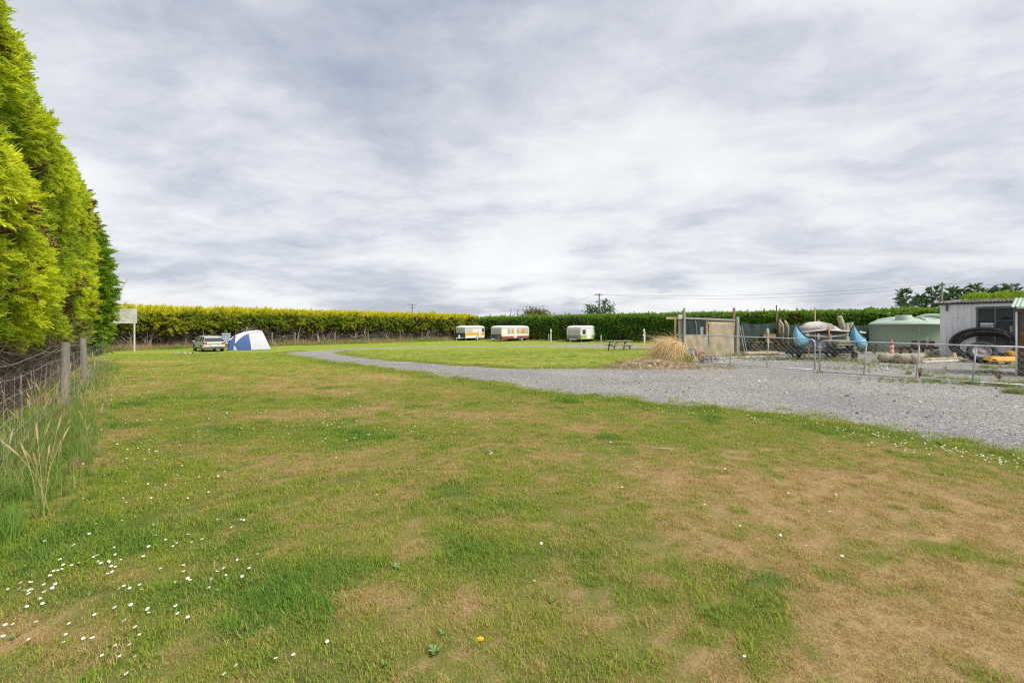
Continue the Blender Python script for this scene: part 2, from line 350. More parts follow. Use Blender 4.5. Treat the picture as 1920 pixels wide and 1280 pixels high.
def lawn_fields(x, y):
    x = np.asarray(x, float); y = np.asarray(y, float); r = np.hypot(x, y)
    wx = x + .35 * (fbm(x * 1.3, y * 1.3, 50) - .5) * 2 * np.minimum(1, .3 + r / 8); wy = y + .35 * (fbm(x * 1.3 + 9, y * 1.3, 60) - .5) * 2 * np.minimum(1, .3 + r / 8)
    dry = .20 + .75 * (fbm(x * .8, y * .8, 1) - .5) + .9 * (fbm(x * 3.2, y * 3.2, 2) - .5) + .7 * (fbm(x * 9, y * 9, 4, 2) - .5) + .75 * (vnoise(x * 19, y * 19, 14) - .5)
    lush = .12 + 1.1 * (fbm(x * .9, y * .9, 5) - .55) + 1.3 * (fbm(x * 3.5, y * 3.5, 6) - .55)
    def blob(l):
        s = 0
        for cx, cy, rx, ry, a in l:
            q = ((wx - cx) / rx) ** 2 + ((wy - cy) / ry) ** 2
            s = s + a * np.exp(-.9 * q)
        return s
    D = blob(DRYP); Lu = blob(LUSHP) + .9 * sstep(.70, .80, fbm(x * 2.1 + 31, y * 2.6, 25, 3))
    fm = 1 - sstep(30, 60, r) * .35
    dry = dry + np.minimum(.78 * D, .52 + .2 * D) - .6 * Lu; lush = lush + .62 * Lu - .7 * D
    near = r < 34
    if np.any(near):
        e = np.exp(-(edge_dist(x, y) / .55) ** 2) * near
        dry = dry - .7 * e; lush = lush + .35 * e
    return np.clip(dry * fm, 0, 1), np.clip(lush, 0, 1)

# ------------------------------------------------------------------ ground, drive, island
def axis(segs):
    out = []
    for a, b, s in segs: out += list(np.arange(a, b, s))
    return np.array(out + [segs[-1][1]])
def build_ground():
    xs = axis([(-1600, -200, 140), (-200, -70, 13), (-70, -16, .9), (-16, -6, .25), (-6, 7, .09), (7, 16, .25), (16, 70, .9), (70, 200, 13), (200, 1600, 140)])
    ys = axis([(-60, -4, 7), (-4, 1.2, .6), (1.2, 9, .09), (9, 18, .2), (18, 40, .5), (40, 95, 1.1), (95, 200, 15), (200, 2400, 220)])
    X, Y = np.meshgrid(xs, ys); x = X.ravel(); y = Y.ravel(); z = gz(x, y)
    nx, ny = len(xs), len(ys); i = np.arange(nx - 1)[None, :] + nx * np.arange(ny - 1)[:, None]; i = i.ravel()
    me = npmesh('ground', np.stack([x, y, z], 1), np.stack([i, i + 1, i + nx + 1, i + nx], 1))
    d, l = lawn_fields(x, y); setattrs(me, {'dry': d, 'lush': l, 'thatch': 1 - sstep(9, 24, np.hypot(x, y))})
    return tag(link('ground', me, LAWN, smooth=True), 'wide mown lawn with green and straw coloured patches', 'lawn', kind='structure')
def sheet(name, poly, mat, lift, step=.7, bank=0):
    xs = [p[0] for p in poly]; ys = [p[1] for p in poly]
    gx, gy = np.meshgrid(np.arange(min(xs), max(xs), step), np.arange(min(ys), max(ys), step)); gx = gx.ravel(); gy = gy.ravel()
    k = inpoly(gx, gy, poly); pts = [Vector(p) for p in poly] + [Vector((a, b)) for a, b in zip(gx[k], gy[k])]; n = len(poly)
    vs, es, fs, *_ = delaunay_2d_cdt(pts, [], [list(range(n))], 1, 1e-5)
    V = np.array([(v.x, v.y, 0) for v in vs]); P = np.array(poly)
    dist = np.full(len(V), 1e9)
    for ex, ey in P: dist = np.minimum(dist, (V[:, 0] - ex) ** 2 + (V[:, 1] - ey) ** 2)
    V[:, 2] = gz(V[:, 0], V[:, 1]) + lift - (lift + .012) * (dist < .0025) + bank * sstep(0, .6, np.sqrt(dist))
    me = npmesh(name, V, np.array([f[:3] for f in fs])); return link(name, me, mat, smooth=True), V
LAWN = lawn_ground_mat(); GRAV = gravel_mat()
ground = build_ground()
drive, V = sheet('gravel_drive', DRIVE, GRAV, .014, .6)
yardw = sstep(0, 3, V[:, 0] * .84 + V[:, 1] * .54 - (12.3 * .84 + 12.8 * .54)) * (V[:, 1] < 34)
setattrs(drive.data, {'weed': np.clip(yardw, 0, 1)})
tag(drive, 'grey gravel drive that curves round the grass island', 'drive', kind='structure')
isle, V = sheet('grass_island', ISLE, LAWN, .018, .6, .05)
d, l = lawn_fields(V[:, 0], V[:, 1]); setattrs(isle.data, {'dry': np.clip(d * .75 + .25 * (fbm(V[:, 0] * .25, V[:, 1] * .6, 77) - .35), 0, 1), 'lush': l}); tag(isle, 'grass island inside the gravel loop', 'lawn', kind='structure')

# ------------------------------------------------------------------ grass, stones, flowers
def blade_clump(n, rad, h0, h1, wd, lean, seed, segs=2, straight=False):
    r = np.random.default_rng(seed); V = []; Fq = []; A = []; B = []
    for i in range(n):
        q = rad * math.sqrt(r.random()); a = r.random() * 6.283; x, y = q * math.cos(a), q * math.sin(a)
        h = h0 + (h1 - h0) * r.random(); la = r.random() * 6.283; le = lean * r.random() ** .7; dx, dy = math.cos(la), math.sin(la); sx, sy = -dy, dx
        k = len(V); rr, r2 = r.random(), r.random()
        for s in range(segs + 1):
            f = s / segs; ww = wd * (1 - f * .85) * (.7 + .6 * r2) / 2; off = h * math.sin(le) * f ** (1.0 if straight else 1.7); zz = h * f * (1 - .35 * math.sin(le) * f)
            V += [(x + dx * off - sx * ww, y + dy * off - sy * ww, zz), (x + dx * off + sx * ww, y + dy * off + sy * ww, zz)]; A += [rr, rr]; B += [r2, r2]
        for s in range(segs): Fq.append((k + 2 * s, k + 2 * s + 1, k + 2 * s + 3, k + 2 * s + 2))
    me = npmesh('clump', V, Fq); setattrs(me, {'rnd': np.array(A), 'rnd2': np.array(B)}); return me
turf = variants('turf_clump', [blade_clump(140, .13, .010, .029, .0036, 1.45, s) for s in range(5)] + [blade_clump(60, .06, .018, .055, .0040, 1.25, 50 + s) for s in range(2)], grass_mat())
def scatter_lawn():
    P = []; S = []
    for r0, r1, dens, sc_ in ((1.2, 4.5, 170, 1.0), (4.5, 8, 120, 1.15), (8, 14, 80, 1.25), (14, 26, 30, 1.65), (26, 48, 7, 2.2)):
        half = R(64); n = int(dens * half * (r1 ** 2 - r0 ** 2)); rr = np.sqrt(RNG.uniform(r0 ** 2, r1 ** 2, n)); a = RNG.uniform(-half, half, n)
        P.append(np.stack([rr * np.sin(a), rr * np.cos(a)], 1)); S.append(np.full(n, sc_) * RNG.uniform(.75, 1.25, n))
    P = np.concatenate(P); S = np.concatenate(S); x, y = P[:, 0], P[:, 1]
    out = ~inpoly(x, y, DRIVE); isl = inpoly(x, y, ISLE)
    left = (x + 8.8) * .79 + (y - 9.5) * .61 > -1.2
    keep = (out | isl) & left; x, y, S, isl = x[keep], y[keep], S[keep], isl[keep]
    dry, lush = lawn_fields(x, y); S = S * (.85 + .4 * lush - .15 * dry); S *= np.where(dry > .98, .8, 1)
    z = gz(x, y) + isl * .05
    scatter('grass', np.stack([x, y, z], 1), np.stack([RNG.normal(0, .06, len(x)), RNG.normal(0, .06, len(x)), RNG.uniform(0, 6.28, len(x))], 1), S, turf, {'dry': dry, 'lush': lush})
    return bpy.data.objects['grass']
tag(scatter_lawn(), 'short mown grass of the lawn, green and straw coloured', 'grass', kind='stuff')
def edge_grass():
    """ragged brighter grass where the lawn meets the gravel"""
    E = np.array(DRIVE[:int(len(DRIVE) * .5)] + ISLE); k = E[:, 1] < 45; E = E[k]; n = 18
    sd = np.where(np.repeat(E[:, 1], n) < 17, .30, .16); x = np.repeat(E[:, 0], n) + RNG.normal(0, 1, len(E) * n) * sd; y = np.repeat(E[:, 1], n) + RNG.normal(0, 1, len(E) * n) * sd * .8
    m = (fbm(x * 1.9, y * 1.9, 90) > np.where(y < 17, .40, .48)); x, y = x[m], y[m]
    S = RNG.uniform(.9, 2.2, len(x)) * (1 + np.clip(y - 8, 0, 30) * .015)
    dry = np.clip(RNG.normal(.10, .1, len(x)), 0, 1); lush = np.clip(1.6 * (fbm(x * 2.7, y * 2.7, 91) - .4), 0, .8)
    o = scatter('edge_grass', np.stack([x, y, gz(x, y) + .012], 1), np.stack([RNG.normal(0, .1, len(x)), RNG.normal(0, .1, len(x)), RNG.uniform(0, 6.28, len(x))], 1), S, turf, {'dry': dry, 'lush': lush})
    tag(o, 'ragged bright green grass creeping over the edge of the gravel', 'grass', kind='stuff')
edge_grass()
def pebble(seed):
    r = np.random.default_rng(seed); bm = bmesh.new(); bmesh.ops.create_icosphere(bm, subdivisions=1, radius=.5)
    s = r.uniform(.6, 1.2, 3) * (1, 1, .6)
    for v in bm.verts: v.co = Vector([v.co[i] * s[i] * r.uniform(.8, 1.15) for i in range(3)])
    me = bpy.data.meshes.new('pebble'); bm.to_mesh(me); bm.free(); return me
def tone_mat(name, stops):
    m, t, b, o = newmat(name); c = ramp(t, attr(t, 'tone', 'INSTANCER'), stops); t.links.new(c, b.inputs['Base Color']); b.inputs['Roughness'].default_value = .85; return m
pebs = variants('pebble', [pebble(s) for s in range(5)], tone_mat('pebble', [(0, (.12, .122, .125)), (.4, (.25, .248, .243)), (.8, (.35, .34, .325)), (.95, (.45, .43, .39)), (1, (.62, .59, .53))]))
def scatter_stones():
    P = []
    for y0, y1, dens in ((5, 9, 260), (9, 15, 110), (15, 26, 22)):
        n = int(dens * (y1 - y0) * 26); P.append(np.stack([RNG.uniform(-4, 22, n), RNG.uniform(y0, y1, n)], 1))
    P = np.concatenate(P); x, y = P[:, 0], P[:, 1]; k = inpoly(x, y, DRIVE) & ~inpoly(x, y, ISLE) & (np.abs(np.arctan2(x, y)) < R(54)); x, y = x[k], y[k]
    s = .010 + .020 * RNG.random(len(x)) ** 2 + .05 * (RNG.random(len(x)) > .992); s *= 1 + np.clip(y - 9, 0, 20) * .05
    o = scatter('gravel_stones', np.stack([x, y, gz(x, y) + .014 + s * .12], 1), RNG.uniform(0, 6.28, (len(x), 3)) * (.15, .15, 1), s, pebs, {'tone': RNG.random(len(x))})
    tag(o, 'loose grey stones of the gravel drive', 'gravel', kind='stuff')
scatter_stones()

# ------------------------------------------------------------------ hedges and trees
def spray(seed, n=30, flat=.35):
    """feathery conifer spray, one unit long along +x: axis twig with forked needles"""
    r = np.random.default_rng(seed); V = []; T = []; A = []
    def leaf(p, d, ln, wd):
        d = d / np.linalg.norm(d); s = np.cross(d, r.normal(0, 1, 3)); s /= np.linalg.norm(s) + 1e-9; k = len(V); a = r.random()
        V.extend([p - s * wd / 2, p + s * wd / 2, p + d * ln + s * wd * .12, p + d * ln - s * wd * .12]); T.append((k, k + 1, k + 2, k + 3)); A.extend([a * .6, a * .6, min(1, a * .6 + .4), min(1, a * .6 + .4)])
    for i in range(n):
        f = (i + r.random()) / n; p = np.array([f * .8, 0, .10 * math.sin(f * 2.5)]) + r.normal(0, .02, 3); side = 1 if i % 2 else -1
        d = np.array([1.0, side * r.uniform(.4, 1.1), r.normal(.1, flat)]); ln = (.36 - .2 * f) * r.uniform(.7, 1.3)
        leaf(p, d, ln, .06); dn = d / np.linalg.norm(d); m = p + dn * ln * .45
        leaf(m, d + np.array([.6, -side * .5, r.normal(0, .3)]), ln * .6, .045); leaf(m, d + np.array([.2, side * .7, r.normal(0, .3)]), ln * .55, .045)
    leaf(np.array([.7, 0, .1]), np.array([1, 0, .2]), .35, .05)
    me = npmesh('spray', V, T); setattrs(me, {'rnd': np.array(A)}); return me
SP = lambda tag_, mat: variants(tag_, [spray(s) for s in range(5)], mat)
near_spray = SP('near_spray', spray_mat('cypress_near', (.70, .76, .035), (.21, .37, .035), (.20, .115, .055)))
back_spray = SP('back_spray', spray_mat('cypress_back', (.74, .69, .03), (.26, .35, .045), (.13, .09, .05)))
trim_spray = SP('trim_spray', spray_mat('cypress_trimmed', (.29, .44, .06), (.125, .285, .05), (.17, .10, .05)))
dark_spray = SP('dark_spray', spray_mat('conifer_dark', (.17, .27, .10), (.06, .125, .055)))
olive_spray = SP('olive_spray', spray_mat('tree_olive', (.34, .33, .11), (.15, .17, .07)))
BARK = M('bark', (.15, .125, .10), .9, .4, 5, .6, stretch=(1, 1, .3))
PALEBARK = M('pale_bark', (.36, .30, .245), .9, .4, 5, .6, stretch=(1, 1, .3))
TWIG = M('dead_twigs', (.22, .175, .145), .9, .45, 3)
CORE = M('hedge_inside', (.062, .056, .036), .95, .5, 2.5, .8)  # dead twigs, darkened to carry the shade deep in the hedge
def eul(az, el, roll): return np.stack([roll, -el, az], 1)
def hedge(name, label, A, B, thick, zb, zt, coll, parent_group=None, dens=40, size=(.35, .6), lump=.3, lumpsize=1.2, top_tone=.8, face_tone=(.15, .7), seed=0, nside=1, dead=.03,
          el=(.45, .45), undercut=.0, topdens=None, endcap=True, rag=0.0, sprout=0.0, low=None):
    A = np.array(A, float); B = np.array(B, float); d = B - A; L = np.hypot(*d); u = d / L; nrm = np.array([u[1], -u[0]]) * nside; az0 = math.atan2(nrm[1], nrm[0])
    th = thing(name, label, 'hedge', (0, 0, 0)); r = np.random.default_rng(seed)
    def emit(n, mode):
        t = r.uniform(0, L, n); b_, t_ = zb(t / L), zt(t / L)
        if mode == 'face':
            h = r.random(n); z = b_ + (t_ - b_) * h + rag * (fbm(t * .9, t * 0, seed + 3) - .5) * (h < .35)
            lum = fbm(t / lumpsize + seed, z / (lumpsize * .75), seed + 20, 3)
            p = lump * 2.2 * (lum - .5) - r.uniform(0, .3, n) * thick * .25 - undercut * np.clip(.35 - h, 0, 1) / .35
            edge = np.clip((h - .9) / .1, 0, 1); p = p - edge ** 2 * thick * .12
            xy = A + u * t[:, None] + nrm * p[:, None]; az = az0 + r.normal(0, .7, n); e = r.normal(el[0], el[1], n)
            tone = np.clip(face_tone[0] + (face_tone[1] - face_tone[0]) * (1.9 * (lum - .28)) + .25 * (fbm(t * 2.3, z * 2.3, seed + 31) - .5) + top_tone * np.clip((h - .86) / .14, 0, 1) * .8, 0, 1)  # young growth, with lit top and lumps and dark gaps painted in
            dd = (fbm(t * 1.1 + 40, z * 1.3, seed + 44, 3) > .70 - dead).astype(float) * (r.random(n) < .7)
        else:
            q = r.uniform(0, thick, n); z = t_ + .12 * (r.random(n) - .5) + .25 * (fbm(t * .8, q * .8, seed + 5) - .5)
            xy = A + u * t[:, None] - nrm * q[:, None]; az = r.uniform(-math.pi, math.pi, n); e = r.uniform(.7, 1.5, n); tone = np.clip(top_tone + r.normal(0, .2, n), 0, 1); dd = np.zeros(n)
        s = r.uniform(size[0], size[1], n)
        if mode == 'top' and sprout: s = s * np.where(r.random(n) < .03, 1 + sprout, 1)
        return np.column_stack([xy, z]), eul(az, e, r.uniform(-1.2, 1.2, n)), s, tone, dd
    hm = float(np.mean(zt(np.linspace(0, 1, 9)) - zb(np.linspace(0, 1, 9))))
    parts = [emit(int(L * hm * dens), 'face'), emit(int(L * thick * (topdens or dens)), 'top')]
    if endcap:
        for end, sg in ((B, 1), (A, -1)):
            n = int(thick * hm * dens); q = r.uniform(0, thick, n); f = 1. if sg > 0 else 0.; h = r.random(n); z = zb(f) + (zt(f) - zb(f)) * h
            p = lump * 2 * (fbm(q / lumpsize, z / lumpsize, seed + 70) - .5)
            parts.append((np.column_stack([end + u * sg * p[:, None] - nrm * q[:, None], z]), eul(math.atan2(u[1] * sg, u[0] * sg) + r.normal(0, .7, n), r.normal(.4, .4, n), r.uniform(-1, 1, n)), r.uniform(size[0], size[1], n), r.uniform(face_tone[0], face_tone[1], n), np.zeros(n)))
    P, Rr, S, T, D = (np.concatenate(x) for x in zip(*parts))
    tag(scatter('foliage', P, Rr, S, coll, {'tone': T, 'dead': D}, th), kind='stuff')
    # dark shell for the dead inside of the hedge, its shade put into colour
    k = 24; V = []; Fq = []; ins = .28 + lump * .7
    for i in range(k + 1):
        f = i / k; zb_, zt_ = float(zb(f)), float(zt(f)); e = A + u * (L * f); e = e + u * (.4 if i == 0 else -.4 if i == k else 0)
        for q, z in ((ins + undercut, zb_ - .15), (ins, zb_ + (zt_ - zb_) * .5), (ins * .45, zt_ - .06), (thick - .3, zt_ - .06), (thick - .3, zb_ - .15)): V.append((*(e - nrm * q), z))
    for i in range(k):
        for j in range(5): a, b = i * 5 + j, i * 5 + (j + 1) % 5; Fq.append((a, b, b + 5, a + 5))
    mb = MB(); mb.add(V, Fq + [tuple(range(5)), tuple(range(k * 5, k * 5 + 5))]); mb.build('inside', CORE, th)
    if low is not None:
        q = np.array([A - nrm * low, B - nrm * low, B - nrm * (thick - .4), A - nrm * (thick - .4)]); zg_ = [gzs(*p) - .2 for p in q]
        MB().add([(*p, z) for p, z in zip(q, zg_)] + [(*p, 1.6) for p in q], [(0, 1, 5, 4), (1, 2, 6, 5), (2, 3, 7, 6), (3, 0, 4, 7), (4, 5, 6, 7)]).build('inner_shade_box', CORE, th)  # dark box painted as the shade under the foliage
    return th, A, u, L, nrm
cst = lambda v: (lambda f: np.full(np.shape(f), v) if np.ndim(f) else v)
def lin(*pts):
    xs, ys = zip(*pts); return lambda f: np.interp(f, xs, ys)
# --- tall cypress hedge close on the left, behind a wire fence
FD = Vector((-.61, .792, 0)); FA = Vector((-8.8, 9.5, 0)); FN = Vector((.792, .61, 0))       # fence direction, first post, towards the lawn
h0 = FA - FD * 9 - FN * .55; h1 = FA + FD * 12.5 - FN * .45
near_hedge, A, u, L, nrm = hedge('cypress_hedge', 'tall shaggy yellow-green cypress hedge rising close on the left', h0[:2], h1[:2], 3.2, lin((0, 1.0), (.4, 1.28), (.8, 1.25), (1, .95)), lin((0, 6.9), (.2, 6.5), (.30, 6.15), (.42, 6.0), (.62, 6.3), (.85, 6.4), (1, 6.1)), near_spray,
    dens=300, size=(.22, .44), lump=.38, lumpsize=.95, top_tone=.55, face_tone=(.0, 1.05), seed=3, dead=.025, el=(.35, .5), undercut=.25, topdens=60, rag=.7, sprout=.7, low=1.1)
def twig_mass(parent, A, u, L, nrm, back, z0, z1, n, seed, rad=.006, ln=(.3, .9), tm=None):
    r = random.Random(seed); mb = MB()
    for i in range(n):
        t = r.uniform(0, L); q = r.uniform(.05, back); x, y = A[0] + u[0] * t - nrm[0] * q, A[1] + u[1] * t - nrm[1] * q; z = gzs(x, y) + r.uniform(z0, z1)
        p = Vector((x, y, z)); d = Vector((r.gauss(0, 1), r.gauss(0, 1), r.gauss(-.2, .8))).normalized() * r.uniform(*ln); mid = p + d * .5 + Vector((r.gauss(0, .05), r.gauss(0, .05), r.gauss(0, .05)))
        mb.tube([p, mid, p + d], [rad, rad * .8, rad * .4], 3, False)
    return tag(mb.build('twigs', tm or TWIG, parent, fix=False), kind='stuff')
twig_mass(near_hedge, A, u, L, nrm, 1.0, .0, 1.45, 6000, 5, .0045, (.25, .7), M('brown_twigs', (.20, .15, .12), .95, .5, 3))
def trunk_mesh(base, h, r0, seed, limbs=5, spread=1.0, lean=(0, 0), n=7, sub=2):
    r = random.Random(seed); mb = MB(); p = Vector(base) + Vector((0, 0, -.15)); pts = [p.copy()]; rs = [r0 * 1.5]; k = 6
    for i in range(k):
        p = p + Vector((lean[0] * h / k + r.gauss(0, .05) * h / 3, lean[1] * h / k + r.gauss(0, .05) * h / 3, h / k)); pts.append(p.copy()); rs.append(r0 * (1 - .75 * (i + 1) / k) + r0 * .05)
    mb.tube(pts, rs, n); ends = []
    for j in range(limbs):
        i = r.randint(1, k - 1); a = r.uniform(0, 6.28); d = Vector((math.cos(a) * spread, math.sin(a) * spread, r.uniform(.35, 1.0))).normalized(); ln = h * r.uniform(.35, .7); q = pts[i].copy(); lp = [q.copy()]; lr = [rs[i] * .6]
        for s in range(4):
            d = (d + Vector((r.gauss(0, .22), r.gauss(0, .22), .12))).normalized(); q = q + d * ln / 4; lp.append(q.copy()); lr.append(rs[i] * .6 * (1 - .22 * (s + 1)))
        mb.tube(lp, lr, max(4, n - 2)); ends.append(lp)
        for s in range(sub):
            e = lp[r.randint(1, 3)]; d2 = Vector((r.gauss(0, 1), r.gauss(0, 1), r.uniform(.1, 1))).normalized() * ln * .45
            mb.tube([e, e + d2 * .5 + Vector((0, 0, .05)), e + d2], [lr[2] * .6, lr[2] * .45, lr[2] * .2], 4)
    return mb, pts, ends
for i, t in enumerate((2.0, 4.6, 7.1, 9.4, 12.0, 14.8, 17.6, 20.2)):
    q = FA - FD * 9 + FD * t - FN * 1.25; mb, *_ = trunk_mesh(on(q.x, q.y), 2.4, .11, 60 + i, 5, 1.4); mb.build('trunk', BARK, near_hedge, True)
# dark end tree of the hedge
def conifer_end():
    b = FA + FD * 15.2 - FN * 1.0; b = on(b.x, b.y); th = thing('dark_cypress', 'dark green cypress with bristly side shoots at the far end of the tall hedge', 'tree', b)
    mb, *_ = trunk_mesh((0, 0, 0), 5.0, .13, 5, 6, 1.0); mb.build('trunk', BARK, th, True)
    n = 2600; r = np.random.default_rng(8); h = r.random(n); z = .35 + 5.6 * h; rad = (1.15 - .75 * np.abs(h - .45) ** 1.6 * 2) * r.uniform(.35, 1, n) ** .5; a = r.uniform(0, 6.283, n)
    tag(scatter('crown', np.stack([rad * np.cos(a), rad * np.sin(a), z], 1), eul(a + r.normal(0, .3, n), r.normal(.12, .25, n), r.uniform(-1, 1, n)), r.uniform(.3, .65, n), near_spray, {'tone': r.uniform(-.1, .3, n), 'dead': np.zeros(n)}, th), kind='stuff')
conifer_end()
# --- long back hedges that meet in the far corner
HL0, HC, HR1 = (-43, 41.5), (-6.2, 84), (60, 43)
zg = lambda f: -.75 + 0 * np.asarray(f, float)
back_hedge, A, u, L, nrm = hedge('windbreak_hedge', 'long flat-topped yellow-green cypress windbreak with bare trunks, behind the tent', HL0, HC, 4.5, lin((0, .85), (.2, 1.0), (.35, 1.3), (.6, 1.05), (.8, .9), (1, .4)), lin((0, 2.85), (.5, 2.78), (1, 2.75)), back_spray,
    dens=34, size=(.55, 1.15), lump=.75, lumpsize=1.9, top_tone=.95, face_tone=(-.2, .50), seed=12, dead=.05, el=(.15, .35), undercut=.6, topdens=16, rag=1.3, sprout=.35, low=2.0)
r = random.Random(4)
t = .8; i = 0
while t < L - 1:
    q = A + u * t - nrm * r.uniform(.3, 1.0); mb, *_ = trunk_mesh(on(q[0], q[1]), r.uniform(2.2, 2.9), r.uniform(.10, .17), 200 + i, 7, 2.0, (r.uniform(-.35, .35), r.uniform(-.3, .3)), 6, 3)
    mb.build('trunk', PALEBARK if i % 3 else BARK, back_hedge, True); t += r.uniform(1.3, 2.3); i += 1
twig_mass(back_hedge, A, u, L, nrm, 1.5, .2, 2.2, 2600, 15, .014, (.6, 1.8))
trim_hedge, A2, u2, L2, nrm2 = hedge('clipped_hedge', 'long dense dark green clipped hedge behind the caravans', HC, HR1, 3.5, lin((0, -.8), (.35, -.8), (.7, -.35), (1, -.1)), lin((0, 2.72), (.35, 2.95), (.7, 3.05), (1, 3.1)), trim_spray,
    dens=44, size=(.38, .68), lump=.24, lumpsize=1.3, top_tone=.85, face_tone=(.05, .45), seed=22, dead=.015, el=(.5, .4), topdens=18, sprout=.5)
# --- trees beyond the hedges
def crown_tree(name, label, base, h, coll, seed, kind, group=None, bark=BARK):
    th = thing(name, label, 'tree', base, group=group); r = np.random.default_rng(seed); rr = random.Random(seed)
    P = []; Rr = []; S = []
    if kind == 'tier':                                   # conifer with drooping tiers
        mb, *_ = trunk_mesh((0, 0, 0), h * .95, h * .02, seed, 0, 1); mb2 = MB(); nt_ = rr.randint(30, 38)
        for k in range(nt_):
            f = .18 + .8 * k / nt_; z = h * f; ln = h * .30 * (1 - f) ** .7 * rr.uniform(.45, 1.35) + .2; a = k * 2.4 + rr.gauss(0, .4); e = Vector((math.cos(a) * ln, math.sin(a) * ln, ln * rr.uniform(.1, .45)))
            mb.tube([(0, 0, z), tuple(Vector((0, 0, z)) + e)], [h * .006, h * .002], 4)
            n = int(9 + ln * 8); g = r.random(n) ** .7; P.append(np.array([0, 0, z]) + np.outer(g, np.array(e)) + r.normal(0, .16, (n, 3)) * (1, 1, .7)); Rr.append(eul(a + r.normal(0, .7, n), r.normal(.3, .35, n), r.uniform(-1, 1, n))); S.append(r.uniform(.5, 1.05, n))
    else:
        op = kind == 'open'; mb, pts, ends = trunk_mesh((0, 0, 0), h * .6, h * .028, seed, 15 if op else 11, 1.15 if op else 1.0, (0, 0), 6, 3)
        for lp in ends:
            for q in lp[2:]:
                if op and rr.random() < .4: continue
                n = 30 if op else 130; sp = h * (.05 if op else .10); P.append(np.array(q) + r.normal(0, 1, (n, 3)) * (sp * 1.5, sp * 1.5, sp * (.45 if op else .9))); Rr.append(eul(r.uniform(-3.1, 3.1, n), r.uniform(-.2, 1.1, n), r.uniform(-1, 1, n))); S.append(r.uniform(.35, .85, n))
    mb.build('trunk', bark, th, True)
    P = np.concatenate(P); n = len(P); tone = np.clip(.5 + .9 * (fbm(P[:, 0] * .8 + P[:, 2], P[:, 1] * .8 + P[:, 2] * .6, seed) - .5) + r.normal(0, .15, n), 0, 1)
    tag(scatter('crown', P, np.concatenate(Rr), np.concatenate(S), coll, {'tone': tone, 'dead': np.zeros(n)}, th), kind='stuff'); return th
def far(px, D): q = ray(px, HY, D); return Vector((q.x, q.y, -.6))
crown_tree('broadleaf_tree', 'rounded olive-green tree peeping over the hedge behind the middle caravan', far(1003, 118), 8.0, olive_spray, 31, 'round')
crown_tree('bare_limbed_tree', 'sparse flat-tiered tree with bare limbs behind a power pole', far(1128, 104), 9.4, dark_spray, 33, 'open')
G_CON = 'conifers beyond the hedge on the right'
for px, top, D, lab in ((1694, 541, 92, 'leftmost and bushiest dark conifer rising over the hedge left of the shed'), (1726, 551, 96, 'short dark conifer between the bushy conifer and the bent power pole'), (1751, 536, 92, 'slim dark conifer just left of the bent power pole'),
    (1786, 538, 95, 'dark conifer just right of the bent power pole above the shed'), (1826, 532, 93, 'tallest pointed dark conifer above the middle of the shed roof'), (1806, 542, 99, 'dark conifer filling the gap behind the left part of the shed roof'), (1860, 538, 94, 'dark conifer above the shed window'), (1893, 532, 93, 'dark conifer with upswept tiers near the right edge'), (1925, 545, 97, 'dark conifer cut off by the right edge of the picture')):
    b = far(px, D); crown_tree('conifer', lab, b, CH + (HY - top) / F * D + .6, dark_spray, int(px), 'tier', G_CON)
crown_tree('small_conifer', 'tiny dark treetop poking over the hedge above the catamaran', far(1630, 110), 6.2, dark_spray, 71, 'tier')

# --- wire fences
POST = M('post_wood', (.25, .222, .175), .9, .3, 5, .5, stretch=(1, 1, .12), spot=(.17, .17, .13), spotcov=.4)
WIRE = M('galvanised_wire', (.36, .35, .33), .6, .25, 9, metal=.2)
def left_fence():
    th = thing('wire_fence', 'post and wire netting fence along the foot of the tall hedge', 'fence', on(FA.x, FA.y)); o = Vector(th.location)
    posts = [-6.6, 0, 3.95]
    for k, t in enumerate(posts):
        q = FA + FD * t; b = on(q.x, q.y) - o; r = random.Random(k); h = 1.28
        mb = MB(); mb.tube([b + Vector((0, 0, -.2)), b + Vector((r.gauss(0, .01), 0, h * .5)), b + Vector((r.gauss(0, .015), 0, h))], [.082, .078, .074], 14); mb.build('post', POST, th, False)
    zs = (.12, .28, .44, .62, .82, 1.02, 1.2)
    for k, z in enumerate(zs):
        pts = []
        for j in range(-18, 29):
            t = j * .5; q = FA + FD * t + FN * .088; s = .03 * math.sin(j * .9 + k * 1.3) * math.sin(math.pi * ((t + 8.6) % 4.2) / 4.2); pts.append(on(q.x, q.y, z + s) - o)
        MB().tube(pts, .0028 if k < 6 else .0034, 4).build('wire', WIRE, th, fix=False)
    mb = MB(); r = random.Random(2)
    for j in range(70):
        t = -8.6 + j * .30; q = FA + FD * t + FN * .088; p0 = on(q.x, q.y, .06) - o; mb.tube([p0, p0 + Vector((r.gauss(0, .02), r.gauss(0, .02), .5)), p0 + Vector((r.gauss(0, .03), 0, .98))], .0014, 3)
    tag(mb.build('netting', WIRE, th, fix=False), kind='stuff')
left_fence()
def back_fence():
    o = Vector((-20, 62, -.75)); th = thing('boundary_fence', 'thin post and wire fence in front of the yellow-green windbreak', 'fence', o)
    pix = [(270, 651.5), (355, 650.5), (428, 650), (510, 648.5), (553, 647.5), (628, 646.3), (690, 643.3), (750, 640.8), (802, 639.2), (852, 637.8)]; tops = [627, 625, 625, 622, 621, 622, 620, 620, 619, 619]; ps = []
    for (px, py), tp in zip(pix, tops):
        b = G(px, py); h = min(1.6, (py - tp) * b.y / F); b -= o; ps.append((b, h)); MB().tube([b + Vector((0, 0, -.2)), b + Vector((.01, 0, h))], [.065, .055], 8).build('post', POST, th)
    for z in (.2, .45, .7, .95, 1.2): MB().tube([b + Vector((0, -.06, z)) for b, h in ps], .006, 3).build('wire', WIRE, th, fix=False)
back_fence()

